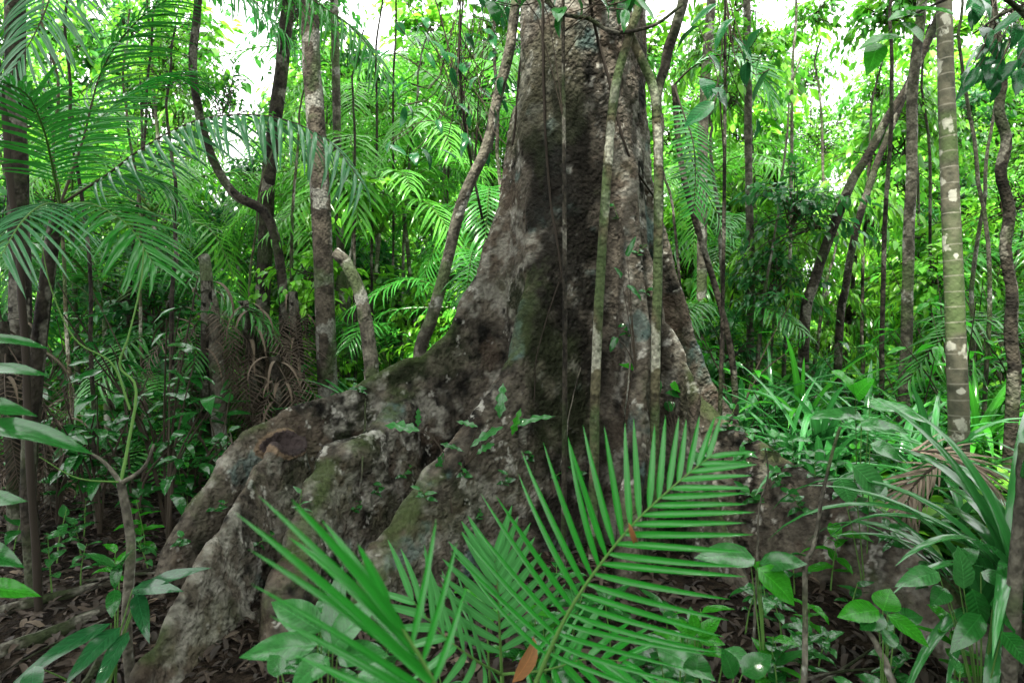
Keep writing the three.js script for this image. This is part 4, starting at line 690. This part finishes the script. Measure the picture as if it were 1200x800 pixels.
pixPlant('broad_leaf_plant', 'seedling with bright rounded leaves in front of the right root', 1035, 2.5, [[[1030, 715, 2.5], [985, 718, 2.45], 0.1, 1, M.broadBright], [[1035, 715, 2.5], [1045, 690, 2.5], 0.11, 1, M.broadBright], [[1040, 720, 2.5], [1095, 755, 2.4], 0.08, 1, M.broadBright], [[1035, 720, 2.5], [1010, 735, 2.45], 0.09, 1], [[1050, 725, 2.5], [1085, 720, 2.5], 0.08, 1], [[1035, 750, 2.4], [1055, 745, 2.4], 0.07, 1]], 'ovate', M.broad);
pixPlant('broad_leaf_plant', 'glossy dark plant with silvery leaves at the end of right root', 1150, 2.6, [[[1100, 670, 2.6], [1055, 680, 2.5], 0.09, 1, M.broadPale], [[1130, 690, 2.6], [1130, 640, 2.6], 0.1, 1, M.broadPale], [[1150, 670, 2.6], [1200, 690, 2.5], 0.09, 1], [[1140, 690, 2.6], [1160, 745, 2.5], 0.1, 2], [[1165, 700, 2.5], [1200, 740, 2.4], 0.1, 2], [[1110, 690, 2.6], [1095, 705, 2.5], 0.08, 1], [[1120, 660, 2.7], [1150, 640, 2.7], 0.08, 1], [[1170, 690, 2.5], [1215, 660, 2.5], 0.1, 1], [[1150, 720, 2.5], [1120, 760, 2.4], 0.09, 2], [[1175, 740, 2.4], [1215, 780, 2.3], 0.1, 2]], 'lance', M.broad);
pixPlant('broad_leaf_plant', 'tall herb with a bright notched heart leaf above the right root', 1005, 3.9, [[[1003, 465, 3.9], [985, 430, 3.8], 0.18, 1, M.broadBright], [[1003, 465, 3.9], [1020, 442, 3.8], 0.13, 1, M.broadBright], [[1010, 490, 3.9], [955, 480, 3.8], 0.12, 1, M.broadPale], [[1020, 475, 3.9], [1100, 482, 3.7], 0.12, 2, M.broadPale], [[1010, 500, 3.8], [1070, 500, 3.7], 0.12, 1, M.broadPale], [[1000, 560, 3.6], [1040, 575, 3.4], 0.22, 1, M.broadPale]], 'heart', M.broad);
pixPlant('broad_leaf_plant', 'plant with large overlapping pale leaves lying over the right root crest', 1015, 3.6, [[[1000, 545, 3.5], [1045, 585, 3.4], 0.2, 1], [[985, 560, 3.5], [1000, 590, 3.4], 0.15, 1], [[1020, 520, 3.6], [1060, 535, 3.5], 0.13, 1]], 'ovate', M.broadPale);
// overhanging branch with bright leaves, top right
{
  const base = G(1260, 2.9), loc = (a) => P(...a).sub(base), t = thing('overhanging_sapling', 'sapling reaching in at the top with large bright translucent leaves', 'sapling', base);
  part('stem', tube(smooth([V(0, -0.05, 0), V(0.05, 1.4, 0), loc([1230, 60, 2.8]), loc([1160, -10, 2.7]), loc([1060, 20, 2.6])], 40), taper(40, 0.025, 0.004), 8), barkMat.brown, t);
  for (const [a, b, W] of [[[1060, 12, 2.6], [1130, 5, 2.4], 0.08], [[1080, 18, 2.6], [1045, 12, 2.5], 0.08], [[1055, 25, 2.6], [1088, 42, 2.5], 0.085], [[1060, 45, 2.6], [1010, 42, 2.45], 0.07], [[1030, 50, 2.6], [1020, 80, 2.5], 0.09], [[1085, 0, 2.6], [1120, -20, 2.5], 0.08]]) { const p = loc(a), q = loc(b); part('twig', tube([p, loc([1060, 20, 2.6])], 0.003, 5), M.greenStem, t); addLeaf(t, 'leaf', 'ovate', 1, M.broadBright, p, q.clone().sub(p), V(0.1, 0.8, 0.5), q.distanceTo(p), W); }
}
{
  const base = G(1290, 3.6), loc = (a) => P(...a).sub(base), t = thing('overhanging_sapling', 'sapling with dark bluish glossy leaves hanging into the top right', 'sapling', base), r = rng(1501);
  const st = smooth([V(0, -0.05, 0), V(0.05, 1.8, 0), loc([1240, 20, 3.5]), loc([1190, 10, 3.4]), loc([1140, 40, 3.3])], 40); part('stem', tube(st, taper(40, 0.03, 0.005), 8), barkMat.brown, t);
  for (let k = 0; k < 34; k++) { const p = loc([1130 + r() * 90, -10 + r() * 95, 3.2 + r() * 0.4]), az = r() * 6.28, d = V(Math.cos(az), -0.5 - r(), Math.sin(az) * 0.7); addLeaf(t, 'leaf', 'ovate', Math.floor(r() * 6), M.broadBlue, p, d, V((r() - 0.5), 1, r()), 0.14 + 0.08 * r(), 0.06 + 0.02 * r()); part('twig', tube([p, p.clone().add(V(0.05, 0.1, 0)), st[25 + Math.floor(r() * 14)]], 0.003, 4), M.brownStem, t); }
}
// dark holed leaves hanging by the palm right of the trunk, and leaves over the trunk top
for (const [label, bpx, bd, n, cx, cy, cd, sx, sy, L, mat, seed] of [
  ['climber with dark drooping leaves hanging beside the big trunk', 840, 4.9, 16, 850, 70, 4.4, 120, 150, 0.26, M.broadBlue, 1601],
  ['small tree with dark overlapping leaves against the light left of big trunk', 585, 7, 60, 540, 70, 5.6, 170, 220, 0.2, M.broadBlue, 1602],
  ['climber with green leaves hanging across the top of big trunk', 660, 4.1, 26, 660, -12, 4.15, 190, 50, 0.2, M.broad, 1603],
]) {
  const base = G(bpx, bd), loc = (a) => P(...a).sub(base), t = thing('leafy_climber', label, 'climber', base), r = rng(seed), top = loc([cx, cy - 100, cd]);
  const st = smooth([V(0, -0.05, 0), V(0, 1.5, 0), loc([cx, cy + 40, cd + 0.15]), top], 30); part('stem', tube(st, taper(30, 0.02, 0.008), 7), barkMat.brown, t);
  for (let k = 0; k < n; k++) { const p = loc([cx + (r() - 0.5) * sx, cy + (r() - 0.5) * sy, cd + (r() - 0.5) * 0.6]), az = r() * 6.28, d = V(Math.cos(az), -0.3 - 0.9 * r(), Math.sin(az) * 0.7); addLeaf(t, 'leaf', 'ovate', Math.floor(r() * 6), mat, p, d, V((r() - 0.5), 1, r()), L * (0.6 + 0.6 * r()), L * 0.42 * (0.7 + 0.5 * r())); part('twig', tube(smooth([p, p.clone().lerp(st[18], 0.4).add(V(0, 0.12, 0)), st[16 + Math.floor(r() * 13)]], 6), 0.004, 4), M.brownStem, t); }
}
// bare saplings on the right
for (const [label, pts, r0] of [
  ['bare knobbly twig-like sapling rising before the right root', [[985, 500, 2.7], [972, 545, 2.7], [962, 590, 2.65], [955, 635, 2.6], [945, 660, 2.55], [944, 720, 2.5], [941, 800, 2.4]], 0.013],
  ['thin bare sapling stem beside the wide frond', [[897, 525, 2.9], [900, 560, 2.9], [890, 595, 2.85], [888, 660, 2.8], [886, 700, 2.7]], 0.007],
  ['leaning pale stick at the foot of the right root', [[1012, 730, 2.5], [1030, 760, 2.45], [1045, 800, 2.4]], 0.018],
  ['mossy brown stem standing at the right edge', [[1200, 520, 2.5], [1197, 580, 2.5], [1192, 660, 2.45]], 0.03],
]) trunkTree('bare_sapling', label, pts, r0, r0 * 0.5, barkMat.pale, { cat: 'sapling', partName: 'stem', seg: 8, jit: 0.01 });
// fallen dry palm frond
{
  const base = G(1075, 3.9), loc = (a) => P(...a).sub(base), t = thing('fallen_frond', 'fallen dry pinkish-brown palm frond lying beyond the right root', 'frond', base);
  for (const [c, s] of [[[[1105, 540, 3.8], [1085, 555, 3.75], [1068, 575, 3.7], [1062, 615, 3.6]], 1], [[[1060, 530, 4.1], [1100, 530, 4.0], [1140, 545, 3.9], [1165, 570, 3.85]], 2]]) frondParts(t, c.map(loc), { N: 18, L: 0.3, W: 0.018, a0: 0.6, a1: 0.2, t0: 0.05, lift: 0, up: V(0, 0.8, 0.6), seed: 90 + s, droopV: 3, jit: 0.2 }, M.deadPink, M.brownStem, 0.012);
}
{
  const b = P(600, 800, 2.1), t = thing('dry_leaf', 'large curled rust-brown dead leaf lodged under the palm seedling', 'leaf', b); const m = part('blade', LEAF.ovate[5], M.deadLeaf, t); m.rotation.set(0.7, 2.4, 0.6); m.scale.set(0.13, 0.24, 0.24);
}
// low seedlings scattered over the floor and roots
{
  const r = rng(1700), kinds = ['ovate', 'lance', 'ovate', 'heart'];
  const put = (n, x0, x1, d0, d1, label, group, h0 = 0.12) => { for (let i = 0; i < n; i++) { const px = lerp(x0, x1, r()), d = lerp(d0, d1, r()), b = G(px, d); if (treeSDF(b.x, b.y + 0.1, b.z) < 0.05) continue; const big = r(); seedling(label + ' ' + nearTo(px), b, h0 + 0.3 * r(), 5 + Math.floor(r() * 5), 0.1 + 0.09 * big, 0.045 + 0.035 * big, kinds[Math.floor(r() * 4)], [M.broad, M.broadPale, M.broadBright, M.broad, M.broad][Math.floor(r() * 5)], 1710 + i + n * 31, group + ' ' + nearTo(px)); } };
  put(26, 860, 1200, 3.6, 5.6, 'leafy seedling in the right undergrowth', 'seedlings right of the big tree', 0.2);
  put(60, 640, 1190, 2.0, 3.5, 'leafy seedling in front of the right root', 'seedlings before the right root');
  put(24, 0, 300, 3.6, 6.5, 'leafy seedling on the left thicket floor', 'seedlings in the left thicket');
  put(22, 300, 640, 1.9, 2.9, 'leafy seedling at the left buttress foot', 'seedlings before the left buttress');
  put(26, 830, 990, 4.0, 5.2, 'small seedling in the leafy carpet', 'seedlings behind the right root');
}

// small creepers and ferns rooted on the bark
{
  const r = rng(1750);
  const spots = [[880, 520], [905, 530], [930, 548], [955, 560], [850, 505], [985, 580], [868, 545], [915, 570], [1010, 600], [1045, 640], [1085, 690], [890, 590], [940, 600], [820, 545], [545, 560], [470, 560], [500, 585], [440, 580], [590, 570], [560, 610], [650, 560], [680, 560], [415, 600], [300, 640], [350, 600], [420, 460], [250, 600], [210, 640], [620, 540], [725, 260], [745, 300], [755, 345], [735, 395]];
  spots.forEach(([px, py], i) => {
    const h = onTree(px, py, 0.0); if (h.p.z < -7) return; const right = px > 780, t = thing('bark_creeper', right ? 'small leafy creeper rooted on the right root' : px > 700 ? 'small leafy creeper clinging to the big trunk' : 'small leafy creeper rooted on the left buttress', 'plant', h.p, right ? 'creepers on the right root' : px > 700 ? 'creepers on the big trunk' : 'creepers on the left buttress');
    const n = right ? 9 : 5, s = right ? 1 : 0.7, dir = h.n.clone().multiplyScalar(0.5).add(V((r() - 0.5) * 1.2, 0.8, (r() - 0.5) * 0.6)).normalize(), st = smooth([h.n.clone().multiplyScalar(-0.02), dir.clone().multiplyScalar(0.08 * s), dir.clone().multiplyScalar((0.16 + 0.1 * r()) * s).add(V(0, -0.02, 0))], 8); part('stem', tube(st, taper(8, 0.003, 0.0015), 5), M.greenStem, t);
    for (let k = 0; k < n; k++) { const az = k * 2.4 + r(), p = st[1 + Math.floor(k / n * 7)].clone(); addLeaf(t, 'leaf', r() < 0.5 ? 'ovate' : 'lance', Math.floor(r() * 6), [M.broad, M.broadPale, M.broad][Math.floor(r() * 3)], p, V(Math.cos(az), 0.3 * r(), Math.sin(az)).addScaledVector(h.n, 0.5), h.n.clone().add(V(0, 0.8, 0)), (0.07 + 0.07 * r()) * s, (0.03 + 0.025 * r()) * s); }
  });
}

// ---------------------------------------------------------------- shrubs of the middle distance, leaves as parts
{
  const r = rng(1800);
  const shrub = (label, px, d, h, n, mat, L, group, i) => {
    const base = G(px, d), t = thing('leafy_shrub', label + ' ' + nearTo(px), 'shrub', base, group + ' ' + nearTo(px)), br = [];
    for (let k = 0; k < 4; k++) { const az = r() * 6.28, e = V(Math.cos(az) * 0.35 * h, h * (0.6 + 0.4 * r()), Math.sin(az) * 0.35 * h), c = smooth([V(0, -0.05, 0), V(e.x * 0.25, h * 0.4, e.z * 0.25), e], 10, 0.03, i + k); br.push(c); part('branch', tube(c, taper(10, 0.012, 0.004), 5), M.brownStem, t); }
    for (let k = 0; k < n; k++) { const c = br[k % 4], p = c[3 + Math.floor(r() * 7)].clone(), az = r() * 6.28, s = 0.6 + 0.6 * r(); addLeaf(t, 'leaf', r() < 0.6 ? 'ovate' : 'lance', Math.floor(r() * 6), mat, p, V(Math.cos(az), 0.5 - 0.9 * r(), Math.sin(az)), V((r() - 0.5) * 0.6, 1, (r() - 0.5) * 0.6), L * s, L * 0.4 * s); }
  };
  for (let i = 0; i < 24; i++) shrub('leafy shrub in the shaded left thicket', 10 + r() * 330, 4.4 + r() * 2.8, 0.8 + 1.4 * r(), 30, M.broad, 0.2, 'shrubs in the left thicket', i);
  for (let i = 0; i < 14; i++) shrub('leafy shrub in the right thicket', 830 + r() * 370, 5.6 + r() * 3, 0.8 + 1.5 * r(), 30, r() < 0.5 ? M.broadBright : M.broad, 0.2, 'shrubs in the right thicket', 50 + i);
}

// ---------------------------------------------------------------- understory trees filling the background
{
  const r = rng(2000), kinds = ['fine', 'broad', 'hang', 'broad', 'fine', 'broad', 'dark'];
  const LAB = { fine: 'small bright leaves', broad: 'broad bright leaves', hang: 'narrow hanging leaves', dark: 'dark glossy leaves' };
  const tree = (px, d, h, k, s, lobes) => {
    const where = px < 180 ? 'behind the left feather palm' : px < 330 ? 'behind the dead palms' : px < 480 ? 'beyond the white-mottled tree' : px < 640 ? 'just left of the big trunk' : px < 860 ? 'just right of the big trunk' : px < 1000 ? 'beyond the leaning dark trunks' : px < 1090 ? 'beyond the slim blotched trunk' : 'beyond the ringed palm trunk', size = d < 9.5 ? 'low' : d < 15 ? 'mid-height' : 'tall far-off', label = size + ' understory tree with ' + LAB[k] + ' ' + where;
    const base = G(px, d), t = thing('understory_tree', label, 'tree', base, size + ' ' + k + '-leaved trees ' + where), lean = (r() - 0.5) * 0.8;
    const c = smooth([V(0, -0.1, 0), V(lean * 0.3, h * 0.45, (r() - 0.5) * 0.3), V(lean, h, 0)], 16, 0.1, px); part('trunk', tube(c, taper(16, 0.02 + 0.006 * h, 0.012), 7), r() < 0.5 ? barkMat.pale : barkMat.brown, t);
    for (let j = 0; j < lobes; j++) { const f = lobes === 1 ? 1 : 0.3 + 0.7 * j / (lobes - 1), m = part('crown', CROWN[k][Math.floor(r() * 3)], M.crownA, t); m.position.copy(c[Math.round(f * 15)]).add(V((r() - 0.5) * 0.9, (r() - 0.5) * 0.3, (r() - 0.5) * 0.9)); m.rotation.y = r() * 6.28; m.scale.setScalar(s * (0.75 + 0.5 * r())); }
  };
  for (const [n, d0, d1, h0, h1, s, lo] of [[16, 7, 9, 1.0, 3.2, 0.7, 3], [28, 9, 12.5, 1.4, 5.5, 0.95, 3], [40, 12.5, 18, 2, 9, 1.25, 4], [54, 18, 30, 4, 13, 2.0, 5]])
    for (let i = 0; i < n; i++) { const px = -60 + 1320 * ((i + r()) / n), d = lerp(d0, d1, r()); if (px > 630 && px < 745) continue; if (d > 12 && ((px > 235 && px < 300) || (px > 470 && px < 505) || (px > 925 && px < 985) || (px > 50 && px < 100)) && r() < 0.75) continue; tree(px, d, lerp(h0, h1, r()), px < 330 && d < 12 && r() < 0.5 ? 'dark' : kinds[Math.floor(r() * 7)], s, lo); }
}
// ---------------------------------------------------------------- floor litter and ground cover (beyond counting)
{
  const r = rng(3000), lit = [0, 1, 2, 3, 4, 5].map((k) => LEAF.ovate[k]), N = 9000, m4 = new THREE.Matrix4(), q = new THREE.Quaternion(), e = new THREE.Euler(), c = new THREE.Color();
  const litter = (geo, n, name) => {
    const im = new THREE.InstancedMesh(geo, new THREE.MeshStandardMaterial({ name: 'leaf_litter', color: 0xffffff, map: T_vein, roughness: 0.85, side: THREE.DoubleSide }), n); im.name = name; im.userData.kind = 'stuff';
    for (let i = 0; i < n; i++) {
      const d = 1.9 + 7 * Math.pow(r(), 1.3), px = -150 + 1500 * r(), p = G(px, d, 0.008 + 0.02 * r()), L = 0.06 + 0.11 * r(); e.set((r() - 0.5) * 0.9, r() * 6.28, (r() - 0.5) * 0.9); q.setFromEuler(e);
      m4.compose(p, q, V(L * (0.35 + 0.2 * r()), L, L)); im.setMatrixAt(i, m4);
      const t = r(); c.setRGB(...mixc([0.016, 0.0105, 0.007], t < 0.08 ? [0.17, 0.125, 0.09] : [0.05, 0.031, 0.018], r())); im.setColorAt(i, c);
    }
    scene.add(im);
  };
  litter(lit[4], N, 'leaf_litter'); litter(lit[5], N, 'leaf_litter_001');
  // ground cover: small leafy sprigs
  const gb = new GB(), rr = rng(3100); for (let k = 0; k < 9; k++) { const az = k * 2.4, el = 0.2 + 0.7 * rr(); pushLeaf(gb, V(Math.cos(az) * 0.02, 0.03 + 0.02 * k, Math.sin(az) * 0.02), V(Math.cos(az) * Math.cos(el), Math.sin(el), Math.sin(az) * Math.cos(el)), UPV, 0.1 + 0.06 * rr(), 0.045, { shape: 'ovate', n: 3, droop: 0.7, fold: 0.2, col: [1, 1, 1] }); }
  const n = 5200, cov = new THREE.InstancedMesh(gb.build(), leafMat('ground_cover', [1, 1, 1], { tr: 0.35, coat: 0.5 }), n); cov.name = 'ground_cover'; cov.userData.kind = 'stuff';
  for (let i = 0; i < n; i++) {
    const right = r() < 0.6, d = 3 + 22 * Math.pow(r(), 1.6), px = right ? 790 + 480 * r() : -80 + 560 * r(), p = G(px, Math.max(d, right ? 4 : 7 + r())), s = (0.7 + 1.1 * r()) * (d > 8 ? 1.8 : 1);
    if (treeSDF(p.x, p.y + 0.1, p.z) < 0.05 || (px > 780 && px < 980 && d < 5.2 && p.z > -5)) p.y -= 1;
    e.set((r() - 0.5) * 0.5, r() * 6.28, (r() - 0.5) * 0.5); q.setFromEuler(e); m4.compose(p, q, V(s, s, s)); cov.setMatrixAt(i, m4); c.setRGB(...leafTint(r, GREEN.deep, r() < 0.5 ? GREEN.mid : GREEN.lime)); cov.setColorAt(i, c);
  }
  scene.add(cov);
}
// unseen canopy trees, placed beside and behind the camera to shade floor and trunk
{
  const r = rng(4100);
  [[-6.5, -6.5, 10], [-6.2, -1.4, 10], [-2.6, 1.0, 11], [-6.2, 2.6, 12], [3.2, 2.2, 11]].forEach(([x, z, h], i) => {
    const base = V(x, gh(x, z), z), t = thing('added_canopy_tree', 'tall unseen canopy tree added to shade the floor', 'tree', base, 'unseen canopy trees added for shade');
    part('trunk', tube(smooth([V(0, -0.1, 0), V(0.1, h * 0.5, 0.1), V(0.3, h, 0)], 20, 0.1, i), taper(20, 0.22, 0.1), 10), barkMat.mottled, t);
    for (let k = 0; k < 16; k++) { const az = k * 0.9 + r(), R = k < 3 ? 0.7 : 1.4 + 2 * r(), m = part('crown', CROWN[k % 2 ? 'dark' : 'broad'][k % 3], M.crownA, t); m.position.set(Math.cos(az) * R, h - 1 + 1.8 * r(), Math.sin(az) * R); m.rotation.y = r() * 6; m.scale.setScalar(1.7); }
  });
}
// unseen understory trees, added behind and right of the camera to block skylight
{
  const r = rng(4200);
  for (const [x, z, h] of [[4.2, 0.4, 5], [5.2, -1.4, 6], [2.6, 4.4, 3.2], [-0.6, 5.2, 3.2], [5.4, 3.4, 5], [6.8, 1.4, 7], [6.8, -3.6, 6.5], [8.2, -1.0, 7.5]]) {
    const base = V(x, gh(x, z), z), t = thing('understory_tree', 'unseen understory tree added behind the camera to block skylight', 'tree', base, 'unseen understory trees added to block skylight');
    part('trunk', tube(smooth([V(0, -0.1, 0), V(0.1, h * 0.5, 0.1), V(0.2, h, 0)], 14, 0.1, x * 10), taper(14, 0.07, 0.03), 8), barkMat.brown, t);
    for (let k = 0; k < 8; k++) { const m = part('crown', CROWN[k % 2 ? 'dark' : 'broad'][k % 3], M.crownA, t); m.position.set((r() - 0.5) * 1.6, h * (0.18 + 0.11 * k), (r() - 0.5) * 1.6); m.rotation.y = r() * 6; m.scale.setScalar(1.4); }
  }
}
// sticks and surface roots on the floor
{
  const r = rng(4300);
  for (let i = 0; i < 26; i++) {
    const left = i < 15, px = left ? -20 + 260 * r() : 660 + 520 * r(), d = left ? 2.6 + 3 * r() : 2.3 + 1.0 * r(), b = G(px, d, 0.012); if (treeSDF(b.x, b.y + 0.05, b.z) < 0.1) continue;
    const az = r() * 6.28, L = 0.25 + 0.6 * r(), e = V(Math.cos(az) * L, 0.02 + 0.1 * r(), Math.sin(az) * L), t = thing('fallen_stick', left ? 'dark fallen stick lying on the floor of the left thicket' : 'fallen stick lying on the floor before the right root', 'stick', b, left ? 'sticks on the left floor' : 'sticks before the right root');
    part('wood', tube(smooth([V(0, 0, 0), e.clone().multiplyScalar(0.5).add(V((r() - 0.5) * 0.08, 0.01, (r() - 0.5) * 0.08)), e], 10), taper(10, 0.006 + 0.012 * r(), 0.004), 6, { rough: 0.2 }), r() < 0.7 ? barkMat.brown : barkMat.pale, t);
  }
  for (const [a, r0] of [[[[-40, 760, 2.9], [30, 725, 3.1], [90, 700, 3.3], [150, 668, 3.6]], 0.05], [[[-30, 690, 3.4], [60, 665, 3.6], [130, 640, 3.8], [180, 620, 4.0]], 0.04], [[[40, 800, 2.6], [90, 760, 2.8], [130, 700, 3.2]], 0.03]]) {
    const w = a.map(([px, , d]) => G(px, d, 0.01)), b = w[0].clone(), t = thing('surface_root', 'dark woody root snaking over the left floor', 'root', b, 'surface roots on the left floor');
    part('wood', tube(smooth(w.map((p) => p.sub(b)), 30, 0.05, r0 * 99), taper(30, r0, r0 * 0.5), 10, { rough: 0.25, rf: 5 }), barkMat.brown, t);
  }
}
// crown of the big tree and limbs, far above
{
  const r = rng(4000);
  for (let k = 0; k < 7; k++) { const az = k * 0.9 + r(), e = V(Math.cos(az) * 4.5, 16 + r() * 3, Math.sin(az) * 4.5); part('limb', tube(smooth([V(0.1, 12 + r() * 2, 0), V(e.x * 0.4, 14.5, e.z * 0.4), e], 14), taper(14, 0.16, 0.05), 8), barkMat.mottled, bigTree); const m = part('crown', CROWN[k % 2 ? 'dark' : 'broad'][k % 3], M.crownA, bigTree); m.position.copy(e); m.scale.setScalar(2.8); }
}
renderer.render(scene, camera);
